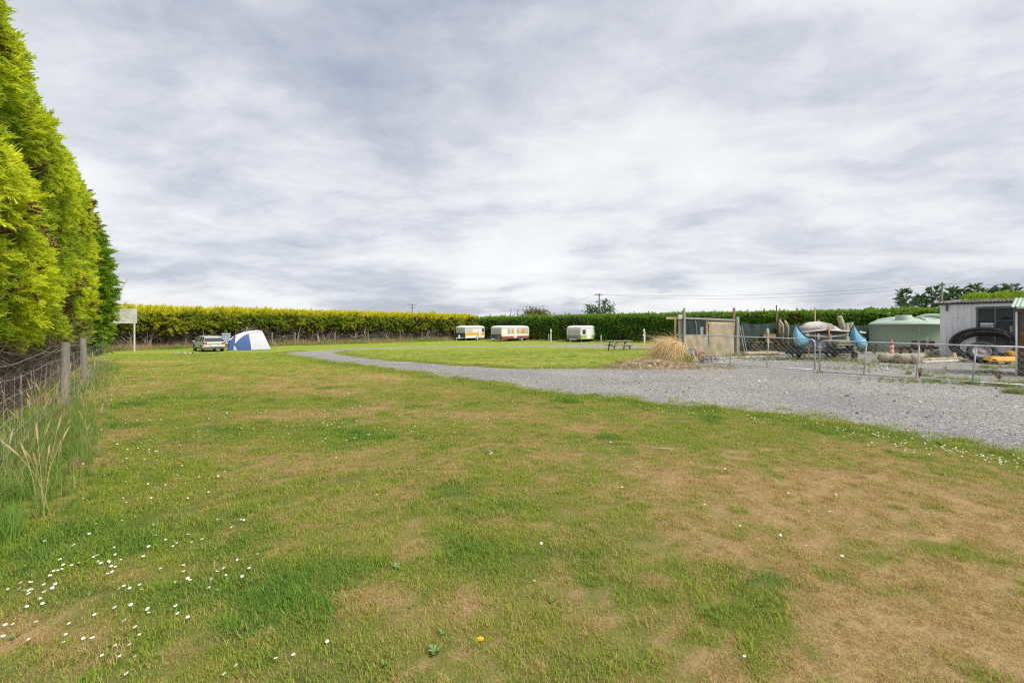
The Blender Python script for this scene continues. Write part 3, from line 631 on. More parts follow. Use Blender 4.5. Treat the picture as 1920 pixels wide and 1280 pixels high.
# --- rough grass along both fences
STRAWT = tuft_mat('dry_stalks', (.52, .40, .20), (.36, .26, .13), (.17, .30, .045))
long_c = variants('long_clump', [blade_clump(46, .10, .12, .42, .008, .75, 300 + s, 3) for s in range(5)], STRAWT)
def seed_stalk(seed):
    r = np.random.default_rng(seed); V = []; Fq = []; A = []
    for i in range(6):
        x, y = r.normal(0, .05, 2); h = r.uniform(.45, .8); lx, ly = r.normal(0, .13, 2); k = len(V)
        prof = [(0, .0018), (.5, .0015), (.78, .0015), (.84, .0065), (.93, .006), (1, .001)]
        for f, wd in prof: V += [(x + lx * f * f - wd, y + ly * f * f, h * f), (x + lx * f * f + wd, y + ly * f * f + wd * .7, h * f)]; A += [.2, .2]
        for s in range(len(prof) - 1): Fq.append((k + 2 * s, k + 2 * s + 1, k + 2 * s + 3, k + 2 * s + 2))
    me = npmesh('seed_stalk', V, Fq); setattrs(me, {'rnd': np.array(A)}); return me
stalk_c = variants('seed_stalk', [seed_stalk(400 + s) for s in range(4)], STRAWT)
def rough_grass():
    n = 1500; t = RNG.uniform(-8.5, 14, n); q = np.abs(RNG.normal(0, .42, n)) - .25 + .35 * np.exp(-((t + 4.5) / 2.2) ** 2) * RNG.random(n)
    x = FA.x + FD.x * t + FN.x * q; y = FA.y + FD.y * t + FN.y * q; s = RNG.uniform(.4, .9, n) * np.clip(1.15 - .85 * q, .25, 1.3) * np.where(t < -2, 1.05, .6)
    tone = np.clip(1.15 * fbm(x * 1.6, y * 1.6, 8) + .3 + .4 * np.exp(-((t + 4) / 3) ** 2), 0, 1)
    o = scatter('long_grass', np.stack([x, y, gz(x, y)], 1), np.stack([RNG.normal(0, .15, n), RNG.normal(0, .15, n), RNG.uniform(0, 6.28, n)], 1), s, long_c, {'tone': tone}); tag(o, 'long unmown grass and weeds under the wire fence on the left', 'grass', kind='stuff')
    n = 260; t = RNG.normal(-4.4, 1.5, n); q = np.abs(RNG.normal(.1, .38, n)); x = FA.x + FD.x * t + FN.x * q; y = FA.y + FD.y * t + FN.y * q
    o = scatter('green_rank_grass', np.stack([x, y, gz(x, y)], 1), np.stack([RNG.normal(0, .2, n), RNG.normal(0, .2, n), RNG.uniform(0, 6.28, n)], 1), RNG.uniform(.4, .95, n) * np.clip(1.2 - .8 * q, .3, 1.2), long_c, {'tone': np.clip(RNG.normal(.62, .32, n), 0, 1)}); tag(o, 'rank green grass thickest at the left edge under the fence', 'grass', kind='stuff')
    n = 70; t = RNG.uniform(-7.5, 6, n); q = RNG.normal(.15, .3, n); x = FA.x + FD.x * t + FN.x * q; y = FA.y + FD.y * t + FN.y * q
    o = scatter('seed_heads', np.stack([x, y, gz(x, y)], 1), np.stack([RNG.normal(0, .12, n), RNG.normal(0, .12, n), RNG.uniform(0, 6.28, n)], 1), RNG.uniform(.6, 1.1, n), stalk_c, {'tone': RNG.uniform(0, .3, n)}); tag(o, 'dry straw coloured seed heads along the wire fence on the left', 'grass', kind='stuff')
    A_, u_, L_, n_ = A, u, L, nrm; n = 2300; t = RNG.uniform(0, L_, n); q = RNG.uniform(-1.3, 2.2, n); x = A_[0] + u_[0] * t + n_[0] * q; y = A_[1] + u_[1] * t + n_[1] * q
    o = scatter('straw_verge', np.stack([x, y, gz(x, y)], 1), np.stack([RNG.normal(0, .15, n), RNG.normal(0, .15, n), RNG.uniform(0, 6.28, n)], 1), RNG.uniform(1.0, 2.3, n) * np.clip(1.1 - .28 * q, .4, 1.2), long_c, {'tone': np.clip(1.3 * (fbm(t * .35, q * .6, 3) - .35) + .4 * (q > 1.2), 0, 1)}); tag(o, 'tall straw coloured grass under the bare trunks of the windbreak', 'grass', kind='stuff')
    n = 900; t = RNG.uniform(0, 45, n); q = RNG.uniform(.2, 1.3, n); x = A2[0] + u2[0] * t + nrm2[0] * q; y = A2[1] + u2[1] * t + nrm2[1] * q
    o = scatter('hedge_foot_litter', np.stack([x, y, gz(x, y)], 1), np.stack([RNG.normal(0, .2, n), RNG.normal(0, .2, n), RNG.uniform(0, 6.28, n)], 1), RNG.uniform(.5, 1.1, n), long_c, {'tone': RNG.uniform(0, .35, n)}); tag(o, 'dry brown litter and grass along the foot of the clipped hedge', 'grass', kind='stuff')
rough_grass()
# --- daisies and dandelions in the turf
def flowers():
    cl = [(130, 1080, .35, 26), (180, 1060, .2, 14), (320, 1100, .3, 14), (230, 1130, .4, 12), (60, 1120, .3, 10), (110, 1200, .3, 8), (240, 1220, .25, 9), (380, 1100, .3, 6), (460, 990, .12, 5), (360, 1020, .15, 7), (520, 1240, .25, 6), (200, 1000, .4, 8), (330, 930, .5, 9), (270, 900, .6, 10),
        (290, 850, .6, 12), (230, 830, .7, 14), (250, 790, .8, 18), (220, 745, .8, 60), (245, 710, 1.2, 60), (270, 728, 1.0, 40), (205, 700, 1.0, 30), (330, 755, .8, 20), (560, 785, 1.2, 20), (600, 760, 1.5, 26), (700, 805, 1.5, 24), (620, 820, 1.4, 16), (760, 790, 1.5, 14), (430, 820, 1.5, 12), (1440, 782, .7, 30), (1620, 812, .6, 40), (1700, 835, .5, 40), (1800, 850, .4, 40), (1880, 868, .3, 26),
        (1300, 770, .8, 20), (1000, 738, 1.0, 16), (900, 724, 1.2, 14), (1060, 690, 2.5, 40), (950, 684, 3, 30), (1150, 1000, 1.5, 6), (1450, 1010, 1., 5), (1300, 870, 1.2, 8)]
    pet = MB(); eye = MB(); stm = MB(); r = random.Random(6)
    for px, py, sp, n in cl:
        c = G(px, py)
        for i in range(n):
            x, y = c.x + r.gauss(0, sp * .6), c.y + r.gauss(0, sp * .6); s = r.uniform(.008, .0125); z = gzs(x, y) + r.uniform(.022, .042); up = Vector((r.gauss(0, .25), r.gauss(-.25, .25), 1)).normalized(); a = up.orthogonal().normalized(); b = up.cross(a); ce = Vector((x, y, z)); k = 9
            ring = []
            for j in range(k * 2): an = math.pi * j / k; q = s * (1.0 if j % 2 else .72); ring.append(ce + a * math.cos(an) * q + b * math.sin(an) * q + up * .001 * (j % 2))
            pet.add(ring, [tuple(range(2 * k))]); stm.tube([ce - up * .002, Vector((x, y, z - .05))], .0009, 3, False)
            eye.add([ce + up * .0035] + [ce + up * .0022 + (a * math.cos(q * 1.047) + b * math.sin(q * 1.047)) * s * .36 for q in range(6)], [(0, 1 + q, 1 + (q + 1) % 6) for q in range(6)])
    th = tag(pet.build('daisies', M('daisy_petals', (.80, .79, .76), .7, .08, 30), fix=False), 'small white daisies dotted through the turf', 'daisies', kind='stuff')
    tag(eye.build('daisy_eyes', M('daisy_eyes', (.75, .48, .03), .7, .1, 30), th, fix=False), kind='stuff')
    tag(stm.build('daisy_stems', M('stem', (.16, .22, .05), .6), th, fix=False), kind='stuff')
    for i, (px, py, lab) in enumerate(((318, 880, 'yellow dandelion left of its close neighbour in the green patch by the left fence'), (336, 877, 'yellow dandelion right of its close neighbour in the green patch by the left fence'), (901, 1217, 'yellow dandelion alone at the bottom middle of the lawn'), (707, 938, 'small yellow dandelion in the pale straw patch'), (860, 871, 'small yellow dandelion in the middle of the lawn'))):
        b = G(px, py); d = thing('dandelion', lab, 'flower', b, group='dandelions in the lawn'); rr = random.Random(i); h = .05
        mb = MB()
        for ring, rad, k in ((0, .016, 16), (1, .012, 12), (2, .007, 8)):
            for j in range(k):
                a = 6.283 * j / k + ring; c, s = math.cos(a), math.sin(a); mb.add([(-s * .002, c * .002, h + ring * .002), (s * .002, -c * .002, h + ring * .002), (c * rad + s * .0025, s * rad - c * .0025, h + .004 + ring * .003), (c * rad - s * .0025, s * rad + c * .0025, h + .004 + ring * .003)], [(0, 1, 2, 3)])
        mb.build('petals', M('dandelion', (.80, .56, .01), .6, .1, 40), d, fix=False); MB().tube([(0, 0, 0), (.003, 0, h * .5), (0, 0, h)], .002, 5).build('stem', M('stem', (.16, .22, .05), .6), d)
    PL = M('plantain_leaf', (.13, .23, .06), .5, .25, 20, .3)
    for px, py, nl, s, lab in ((815, 1225, 9, .075, 'broad-leaved plantain rosette left of the lone dandelion in the foreground'), (830, 1192, 5, .045, 'small broad-leaved weed just above the larger plantain rosette'), (1035, 1130, 6, .05, 'small flat weed rosette in the middle of the near lawn'), (745, 1067, 6, .06, 'pale flat weed rosette just below the small red-brown bare patch'), (28, 1198, 6, .06, 'flat grey-green weed rosette in the bare soil at the left edge'), (720, 1250, 6, .045, 'small round-leaved weed low in the foreground left of the plantain')):
        b = G(px, py); d = thing('lawn_weed', lab, 'weed', b, random.random() * 6, 'flat weeds in the turf'); rr = random.Random(px)
        for j in range(nl):
            a = 6.283 * j / nl + rr.gauss(0, .2); ln = s * .62 * rr.uniform(.55, 1.15); wd = ln * rr.uniform(.38, .6); q = Matrix.Rotation(a, 3, 'Z'); mb = MB()
            e_ = rr.uniform(.25, .9); vs = [(0, 0, .008), (.25 * ln, wd * .25, .012 + .25 * ln * e_), (.6 * ln, wd * .5, .014 + .5 * ln * e_), (ln, 0, .012 + .62 * ln * e_), (.6 * ln, -wd * .5, .014 + .5 * ln * e_), (.25 * ln, -wd * .25, .012 + .25 * ln * e_), (.55 * ln, 0, .006 + .45 * ln * e_)]
            mb.add([q @ Vector(v) for v in vs], [(0, 6, 1), (1, 6, 2), (2, 6, 3), (3, 6, 4), (4, 6, 5), (5, 6, 0)]); mb.build('leaf', PL, d, True, fix=False)
flowers()

# ------------------------------------------------------------------ shared paints
def paint(name, col, dirt=(.30, .27, .21), rough=.45, cov=.12): return M(name, col, rough, .06, 1.6, 0, 0, dirt, cov)
STEEL = M('galvanised_steel', (.50, .52, .54), .42, .18, 5, .1, .45, (.34, .33, .31), .2)
RUST = M('rust', (.20, .085, .045), .9, .45, 9, .5, 0, (.10, .055, .04), .5)
RUBBER = M('rubber', (.022, .022, .024), .8, .3, 12, .4)
BLACKPL = M('black_plastic', (.028, .029, .033), .42, .3, 8, .1, 0, (.09, .085, .08), .35)
GREYWOOD = M('weathered_timber', (.29, .265, .235), .9, .32, 4, .6, stretch=(1, 1, .2))
NEWWOOD = M('pale_timber', (.52, .40, .22), .85, .22, 4, .4, stretch=(1, 1, .2))
LOGWOOD = M('log_wood', (.33, .275, .20), .9, .35, 4, .7, 0, (.17, .14, .10), .35, (1, .25, 1))
DRIFT = M('driftwood', (.50, .46, .42), .9, .3, 4, .7, 0, (.22, .19, .17), .3)
CHROME = M('alloy', (.55, .56, .57), .3, .1, 8, 0, .8)
GLASS = glass_mat('dark_glass'); PALEGLASS = glass_mat('curtained_glass', (.46, .48, .49), .12)
def wheel(parent, c, rad, wd, axis=(0, 1, 0), rimmat=None, name='wheel', tread=False):
    """tyre with a rim as its child; axis is the axle"""
    ax = Vector(axis).normalized(); q = Vector((0, 0, 1)).rotation_difference(ax).to_matrix(); h = wd / 2
    t = MB().lathe([(rad * .60, -h * .75), (rad * .72, -h), (rad * .92, -h * .95), (rad, -h * .6), (rad, h * .6), (rad * .92, h * .95), (rad * .72, h), (rad * .60, h * .75), (rad * .60, -h * .75)], 28, c, q).build(name, RUBBER, parent, True)
    MB().lathe([(0.001, h * .35), (rad * .16, h * .5), (rad * .2, h * .2), (rad * .5, h * .3), (rad * .55, h * .72), (rad * .60, h * .75), (rad * .60, -h * .75), (rad * .5, -h * .3), (.001, -h * .3)], 20, c, q).build('rim', rimmat or CHROME, t, True)
    return t
# ------------------------------------------------------------------ station wagon
def car():
    base = G(378.5, 659.3); th = thing('station_wagon', 'silver-green station wagon with roof rails parked beside the tent', 'car', (0, 0, 0)); hd = R(44)
    W, Lc = .88, 4.75
    pa = paint('silver_green_paint', (.50, .53, .46), (.4, .4, .35), .28, .05); pl = paint('bumper_grey', (.075, .08, .075), (.1, .1, .09), .6)
    # stations: x (front +), belt z, roof z, half width low, half width roof ; body below belt
    st = [(-2.36, .92, None, .80), (-2.30, 1.00, None, .85), (-2.0, 1.02, None, W), (-1.0, 1.00, None, W), (.0, .98, None, W), (1.0, .96, None, W), (1.55, .92, None, W - .01), (2.1, .82, None, .82), (2.34, .66, None, .70)]
    def ring(x, top, hw): return [(x, -hw * .92, .30), (x, -hw, .42), (x, -hw, .70), (x, -hw * .965, top), (x, hw * .965, top), (x, hw, .70), (x, hw, .42), (x, hw * .92, .30)]
    mb = MB(); n = 8
    for i, (x, top, _, hw) in enumerate(st):
        mb.v += ring(x, top, hw)
        if i: mb.f += [((i - 1) * n + j, (i - 1) * n + (j + 1) % n, i * n + (j + 1) % n, i * n + j) for j in range(n)]
    mb.f += [tuple(range(n)), tuple(range(len(mb.v) - n, len(mb.v)))]
    body = mb.build('body', pa, th, bevel=.02)
    # greenhouse: dark glass with painted roof and pillars
    gh = [(-2.26, 1.00), (-1.90, 1.44), (-1.7, 1.475), (.35, 1.49), (.6, 1.46), (1.45, .955)]
    def ghv(s): return [(x, s * (W * .95 - (z - .98) * .34), z) for x, z in gh]
    a, b = ghv(1), ghv(-1); m = MB(); m.add(a + b, [tuple(range(6)), tuple(reversed(range(6, 12)))] + [(i, i + 6, (i + 1) % 6 + 6, (i + 1) % 6) for i in range(6)]); m.build('cabin_glass', GLASS, th)
    rf = MB(); g2 = [(-1.99, 1.425), (-1.72, 1.50), (.35, 1.515), (.66, 1.45)]; rv = [(x, s * (W * .95 - (z - .98) * .34 + .012), z) for s in (1, -1) for x, z in g2]; rv2 = [(x, y * 1.0, z - .045) for x, y, z in rv]
    rf.add(rv + rv2, [(0, 1, 5, 4), (1, 2, 6, 5), (2, 3, 7, 6), (8, 12, 13, 9), (9, 13, 14, 10), (10, 14, 15, 11), (0, 8, 9, 1), (1, 9, 10, 2), (2, 10, 11, 3), (4, 5, 13, 12), (5, 6, 14, 13), (6, 7, 15, 14), (0, 4, 12, 8), (3, 11, 15, 7)]); roof = rf.build('roof', pa, th)
    for s in (1, -1):
        hwf = lambda z: s * (W * .95 - (z - .98) * .34 + .006)
        for (x0, z0), (x1, z1), wd in (((-2.26, 1.0), (-1.92, 1.44), .10), ((-1.32, 1.0), (-1.38, 1.46), .07), ((-.25, .99), (-.35, 1.47), .06), ((1.42, .965), (.6, 1.46), .05)):
            MB().beam((x0, hwf(z0), z0), (x1, hwf(z1), z1), .012, wd, (1, 0, .2)).build('pillar', pa, th)
        MB().tube([(-1.75, s * .66, 1.52), (-1.7, s * .66, 1.57), (.2, s * .66, 1.58), (.28, s * .66, 1.53)], .017, 6).build('roof_rail', STEEL, th)
        MB().box((1.05, s * (W + .09), 1.02), (.10, .18, .12)).build('mirror', pa, th, bevel=.02)
        tl = MB().add([(-2.395, s * .60, .74), (-2.395, s * .60, .93), (-2.40, s * .80, .95), (-2.32, s * .868, .98), (-2.10, s * .885, .94), (-2.32, s * .875, .72), (-2.30, s * .5, .74), (-2.30, s * .5, .93), (-2.2, s * .7, .95), (-2.1, s * .7, .8)], [(0, 1, 2, 3, 5), (3, 4, 5), (1, 7, 8, 2), (2, 8, 3), (3, 8, 4), (0, 5, 6), (0, 6, 7, 1), (5, 4, 9), (5, 9, 6)]).build('tail_light', M('tail_lamp', (.50, .02, .02), .2, .1, 10), th)
        for x in (-1.45, 1.32):
            wheel(th, (x, s * (W - .085), .325), .325, .21, (0, s, 0))
            MB().lathe([(.40, -.03), (.40, .012), (.345, .012)], 20, (x, s * W, .33), Matrix.Rotation(R(-90 * s), 3, 'X')).build('wheel_arch', pl, th)
        MB().box((-.1, s * (W + .004), .36), (2.1, .03, .14)).build('sill', pl, th)
        for x in (-.9, .15): MB().box((x, s * (W * .985 + .012), .83), (.17, .03, .03)).build('door_handle', pa, th)
    MB().box((-2.40, 0, .40), (.14, 1.62, .20)).build('rear_bumper', pl, th, bevel=.03)
    MB().box((-2.415, 0, .56), (.10, 1.66, .14)).build('bumper_cover', pa, th, bevel=.03)
    MB().box((-2.392, 0, .80), (.03, .9, .05)).build('tailgate_trim', CHROME, th)
    MB().box((-2.395, .0, .68), (.02, .40, .12)).build('number_plate', paint('plate', (.75, .75, .70)), th)
    for x in (-1.3, -.1): MB().beam((x, -.67, 1.59), (x, .67, 1.59), .06, .025).build('roof_bar', STEEL, th)
    th.scale = (1, 1, .91); th.rotation_euler = (0, 0, R(90) + hd)
    # rear left wheel sits on the seen ground point
    th.location = base - Matrix.Rotation(R(90) + hd, 3, 'Z') @ Vector((-1.45, W - .085, 0)); th.location.z = gzs(th.location.x, th.location.y) - .0
car()
# ------------------------------------------------------------------ dome tent
def tent():
    o = G(468, 656.3); k = o.y / F; view = math.atan2(-o.x, o.y); th = thing('dome_tent', 'blue and white dome tent pitched in front of the windbreak', 'tent', o, view)
    X = lambda p: (p[0] - 468) * k * .97 ; Z = lambda p: max(0, (655.5 - p[1]) * k * 1.0)
    def surf(x, z): return .55 * z + .20 * math.sin(math.pi * min(1, max(0, z / 2))) * -1 - .25 * math.cos(x * .8) + .18 * x * .3
    def panel(name, mat, px, lift=0.0):
        poly = [(X(p), Z(p)) for p in px]; n0 = []
        for a, b in zip(poly, poly[1:] + poly[:1]):
            m = max(1, int(math.hypot(b[0] - a[0], b[1] - a[1]) / .15)); n0 += [(a[0] + (b[0] - a[0]) * i / m, a[1] + (b[1] - a[1]) * i / m) for i in range(m)]
        gx, gy = np.meshgrid(np.arange(-3, 3, .17), np.arange(0, 2.4, .17)); q = inpoly(gx.ravel(), gy.ravel(), n0); pts = [Vector(p) for p in n0] + [Vector(p) for p in np.stack([gx.ravel()[q], gy.ravel()[q]], 1)]
        vs, _, fs, *_ = delaunay_2d_cdt(pts, [], [list(range(len(n0)))], 1, 1e-4); V = [(v.x, surf(v.x, v.y) - lift + .02 * float(fbm(v.x * 2.2, v.y * 2.2, 9)), v.y) for v in vs]
        MB().add(V, [tuple(f) for f in fs]).build(name, mat, th, True)
    wh = M('white_tent_cloth', (.50, .505, .53), .75, .06, 3); bl = M('blue_tent_cloth', (.032, .078, .235), .7, .15, 3); gr = M('grey_tent_cloth', (.46, .47, .49), .75, .07, 3)
    arch = [(431.5, 656), (431.5, 645), (434, 637), (439, 630.5), (448, 625), (459, 621), (470, 618.8), (480, 618), (488, 619), (492, 621.5)]
    panel('side_panel', bl, [(432.3, 656), (433, 645), (436.5, 636), (443, 628.5), (443.5, 631), (441.5, 643), (441, 656)])
    panel('roof_panel', wh, arch[2:] + [(489, 621), (478, 621.5), (466.5, 624.2), (455, 631), (446, 639), (442.6, 643), (444.5, 630), (443.5, 627), (436, 636.5)], .008)
    panel('door_panel', bl, [(442.8, 643), (446, 639.2), (455, 631.2), (466.3, 624.4), (471, 656), (448, 656), (444.5, 648.5)])
    panel('skirt_panel', gr, [(441.2, 656), (441.7, 644.5), (444.2, 648.8), (447.8, 656)]); panel('front_panel', gr, [(466.6, 624.3), (478, 621.6), (489, 621.2), (491, 622), (505.5, 656), (471.2, 656)])
    # back half: shell from the front outline to the ground behind
    out = arch + [(498, 636), (506, 656)]; P0 = [(X(p), Z(p)) for p in out]; V = []; n = len(P0); m = 9
    for i in range(m + 1):
        f = i / m
        for x, z in P0: zz = z * math.cos(f * math.pi / 2) ** .8; V.append((x * (1 - .12 * f * f), surf(x, z) + .004 + f * (2.6 if True else 0), zz))
    MB().add(V, [(a * n + j, a * n + j + 1, (a + 1) * n + j + 1, (a + 1) * n + j) for a in range(m) for j in range(n - 1)]).build('fly_sheet', bl, th, True)
    q = [(X(p), Z(p)) for p in [(466.4, 624.3), (468, 634), (470, 645), (471.1, 656)]]; MB().tube([(x, surf(x, z) - .03, z) for x, z in q], .012, 5).build('zip', wh, th)
    q = [(X(p), Z(p)) for p in [(442.8, 643), (450, 635), (458, 628.5), (466.4, 624.3), (478, 621.5), (489, 621.2)]]; MB().tube([(x, surf(x, z) - .03, z) for x, z in q], .02, 6).build('pole_sleeve', wh, th)
    mb = MB(); mb.tube([(X((432, 656)), -.25, .02), (0, -.35, .02), (X((506, 656)), -.12, .02)], .03, 5); mb.build('ground_sheet_edge', M('tent_floor', (.10, .08, .08), .8), th)
    for x, y in ((-2.7, -.5), (2.6, -.6)): MB().tube([(x * .78, surf(x * .7, .9), .9), (x, y - .6, 0)], .008, 4).build('guy_rope', wh, th)
tent()
def towel():
    a = ray(417, 628, 49.5); b = ray(431, 628, 49.5); th = thing('striped_towel', 'blue and white striped towel hanging between the wagon and the tent', 'towel', on(a.x, a.y)); o = Vector(th.location); a.z = b.z = o.z + 1.62
    wt = M('towel_white', (.75, .76, .78), .9, .05, 6); bt = M('towel_blue', (.05, .10, .30), .9, .1, 6); n = 9
    for i in range(n):
        z1, z0 = 1.60 - .115 * i, 1.60 - .115 * (i + 1); V = []
        for j in range(9):
            f = j / 8; p = a.lerp(b, f) - o; y = .03 * math.sin(j * 1.7); V += [(p.x, p.y + y, z1), (p.x, p.y + y, z0), (p.x, p.y + y + .012, z1), (p.x, p.y + y + .012, z0)]
        MB().add(V, [(4 * j + q, 4 * j + q + 1, 4 * j + q + 5, 4 * j + q + 4) for j in range(8) for q in (0, 2)]).build('stripe', wt if i % 2 == 0 else bt, th, True)
    for p in (a - Vector((.05, 0, 0)), b + Vector((.05, 0, 0))):
        q = p - o; MB().tube([(q.x, q.y, -.05), (q.x, q.y, 1.68)], .02, 6).build('pole', STEEL, th)
towel()
def backboard():
    D = 44.0; b = ray(252, HY, D); b = on(b.x, b.y); k = D / F; gy = HY + (CH - b.z) / k; th = thing('basketball_backboard', 'weathered white basketball backboard on a post, half hidden by the tall hedge', 'backboard', b); wb = paint('flaky_white_boards', (.60, .585, .55), (.36, .33, .29), .8, .45)
    x0, x1 = (213 - 252) * k, (254 - 252) * k; z0, z1 = (gy - 606) * k, (gy - 578.5) * k; n = 6
    for i in range(n):
        za = z0 + (z1 - z0) * i / n; zb_ = z0 + (z1 - z0) * (i + 1) / n - .012; MB().box(((x0 + x1) / 2, -.06, (za + zb_) / 2), (x1 - x0, .03, zb_ - za)).build('board', wb, th)
    MB().box((x1 + .02, .02, (z0 + z1) / 2), (.20, .02, z1 - z0)).build('side_board', wb, th)
    MB().tube([(0, 0, -.3), (0, 0, z1 - .05)], .07, 10).build('post', M('post_cream', (.50, .46, .38), .8, .2, 4), th)
    bb = MB(); bb.lathe([(.225, 0), (.235, .01), (.225, .02), (.215, .01), (.225, 0)], 20, ((x0 + x1) / 2, -.33, z0 + .25)); bb.build('hoop', RUST, th)
backboard()
def debris():
    b = G(343, 663.5); th = thing('fire_pit', 'small heap of burnt sticks and stones on the lawn in front of the wagon', 'fire pit', b); r = random.Random(3)
    for i in range(11):
        a = r.uniform(0, 6.28); x, y = r.gauss(0, .35), r.gauss(0, .2); d = Vector((math.cos(a), math.sin(a), .15)) * r.uniform(.2, .45); MB().tube([(x, y, .05), tuple(Vector((x, y, .07)) + d)], [.04, .025], 6).build('stick', LOGWOOD if i % 3 else RUBBER, th)
    for i in range(7):
        a = 6.28 * i / 7; wobble(MB().lathe([(.001, -.09), (.1, -.05), (.13, 0), (.1, .07), (.001, .09)], 8, (math.cos(a) * .55, math.sin(a) * .35, .05)).build('stone', M('stone', (.33, .31, .28), .9, .3, 5), th), .03, 6, i)
debris()
# ------------------------------------------------------------------ caravans
def rrect(a, b, r, n=5):
    out = []
    for cx, cy, s in ((a - r, b - r, 0), (-a + r, b - r, 90), (-a + r, -b + r, 180), (a - r, -b + r, 270)):
        out += [(cx + r * math.cos(R(s + 90 * i / n)), cy + r * math.sin(R(s + 90 * i / n))) for i in range(n + 1)]
    return out
def loft(levels, cap=True):
    mb = MB(); n = None
    for i, (z, a, b, r) in enumerate(levels):
        ring = rrect(a, b, r); n = len(ring); mb.v += [(x, y, z) for x, y in ring]
        if i: mb.f += [((i - 1) * n + j, (i - 1) * n + (j + 1) % n, i * n + (j + 1) % n, i * n + j) for j in range(n)]
    if cap: mb.f += [tuple(range(n)), tuple(len(mb.v) - n + j for j in range(n))]
    return mb
def caravan(label, px, py, phi, Lc, Wc, Hc, bands, wins, endwin, endlow, door, wheels, extra=None):
    """px,py: the near bottom corner in the photo; bands: (z0, z1, material) stacked up the walls"""
    a, b = Lc / 2, Wc / 2; c = G(px, py); rot = Matrix.Rotation(phi, 3, 'Z'); loc = c - rot @ Vector((-a, -b, 0)); loc.z = gzs(loc.x, loc.y)
    th = thing('caravan', label, 'caravan', loc, phi, 'old caravans in front of the clipped hedge'); bulge = lambda z: .0 if z > .8 else -.06 * (1 - (z - .38) / .42)
    for i, (z0, z1, mat, nm) in enumerate(bands):
        loft([(z0 + .002, a + bulge(z0), b, .16), ((z0 + z1) / 2, a + bulge((z0 + z1) / 2), b, .16), (z1, a + bulge(z1), b, .16)]).build(nm, mat, th, False)
    zt = bands[-1][1]; rm = paint('caravan_roof', (.70, .69, .655), (.45, .42, .36), .5, .25); up = bands[-1][2]
    loft([(zt + .002, a, b, .16), (zt + (Hc - zt) * .45, a - .06, b - .02, .18), (zt + (Hc - zt) * .75, a - .22, b - .08, .25), (Hc - .04, a - .55, b - .22, .35), (Hc, a - .9, b - .5, .4)]).build('roof', rm, th, True)
    fr = M('window_frame', (.42, .43, .43), .5, .15, 5); cur = glass_mat
    for x0, x1, z0, z1, mat in wins:
        f = MB().box(((x0 + x1) / 2, -b - .008, (z0 + z1) / 2), (x1 - x0, .03, z1 - z0)).build('window', fr, th); MB().box(((x0 + x1) / 2, -b - .022, (z0 + z1) / 2), (x1 - x0 - .09, .02, z1 - z0 - .09)).build('pane', mat, f)
    y0, y1, z0, z1, mat = endwin
    f = MB().box((-a - .008, (y0 + y1) / 2, (z0 + z1) / 2), (.03, y1 - y0, z1 - z0)).build('window', fr, th); n = 3
    for i in range(n): q0 = y0 + (y1 - y0) * i / n; q1 = y0 + (y1 - y0) * (i + 1) / n; MB().box((-a - .022, (q0 + q1) / 2, (z0 + z1) / 2), (.02, q1 - q0 - .07, z1 - z0 - .09)).build('pane', mat, f)
    if endlow: zz0, zz1, em = endlow; MB().box((-a - .004, 0, (zz0 + zz1) / 2), (.022, Wc - .22, zz1 - zz0)).build('end_panel', em, th)
    x0, x1, z0, z1, dm = door; d = MB().box(((x0 + x1) / 2, -b - .012, (z0 + z1) / 2), (x1 - x0, .034, z1 - z0)).build('door', dm, th); MB().box((x0 + .1, -b - .04, (z0 + z1) / 2 - .1), (.12, .03, .03)).build('handle', STEEL, d)
    for x in wheels:
        for s in (-1, 1): wheel(th, (x, s * (b - .14), .31), .31, .19, (0, s, 0), paint('wheel_white', (.6, .58, .55)))
        MB().lathe([(.37, -.02), (.37, .012), (.31, .012)], 20, (x, -b - .004, .36), Matrix.Rotation(R(90), 3, 'X')).build('wheel_arch', RUBBER, th)
    for s in (-1, 1): MB().beam((-a + .2, s * .55, .40), (-a - 1.05, 0, .42), .07, .09).build('drawbar', STEEL, th)
    MB().tube([(-a - .95, 0, .0), (-a - .95, 0, .55)], .035, 8).build('jockey_stand', STEEL, th)
    for s in (-1, 1):
        for x in (-a + .35, a - .35): MB().beam((x, s * (b - .25), .40), (x, s * (b - .25), -.02), .06, .05).build('corner_steady', STEEL, th)
    MB().box((0, 0, .37), (Lc - .5, Wc - .5, .06)).build('chassis', RUBBER, th)
    for x in (-a + 1.0, a - 1.0): MB().box((x, -b - .03, zt + .03), (.10, .05, .06)).build('marker_lamp', M('amber_lamp', (.6, .2, .05), .3), th)
    if extra: extra(th, a, b)
    return th
CREAM = paint('caravan_cream', (.66, .63, .55), (.45, .41, .33), .5, .15); WHITE = paint('caravan_white', (.68, .68, .665), (.44, .42, .36), .5, .12)
ORANGE = paint('caravan_orange', (.62, .33, .03), (.4, .25, .08), .5); CHAR = paint('caravan_charcoal', (.055, .05, .055), (.12, .1, .09), .6); MAROON = paint('caravan_maroon', (.27, .065, .05), (.2, .1, .08), .55)
GREEN = paint('caravan_green', (.27, .42, .09), (.30, .34, .14), .5, .15); MOULD = M('mouldy_panel', (.37, .345, .30), .8, .25, 3, .1, 0, (.22, .2, .17), .6); ORANGECUR = M('orange_curtain', (.55, .26, .03), .8, .2, 6)
NAVY = M('navy_box', (.05, .09, .115), .5, .2, 4)
def ex1(th, a, b):
    MB().lathe([(.001, .38), (.15, .38), (.16, .45), (.16, .75), (.12, .85), (.05, .88), (.05, .95), (.001, .95)], 14, (-a - .42, -.1, 0)).build('gas_bottle', M('gas_bottle', (.60, .60, .58), .5), th, True)
    MB().beam((-a - .9, -.5, .36), (-a - .15, .6, .40), .10, .06).build('step_board', WHITE, th)
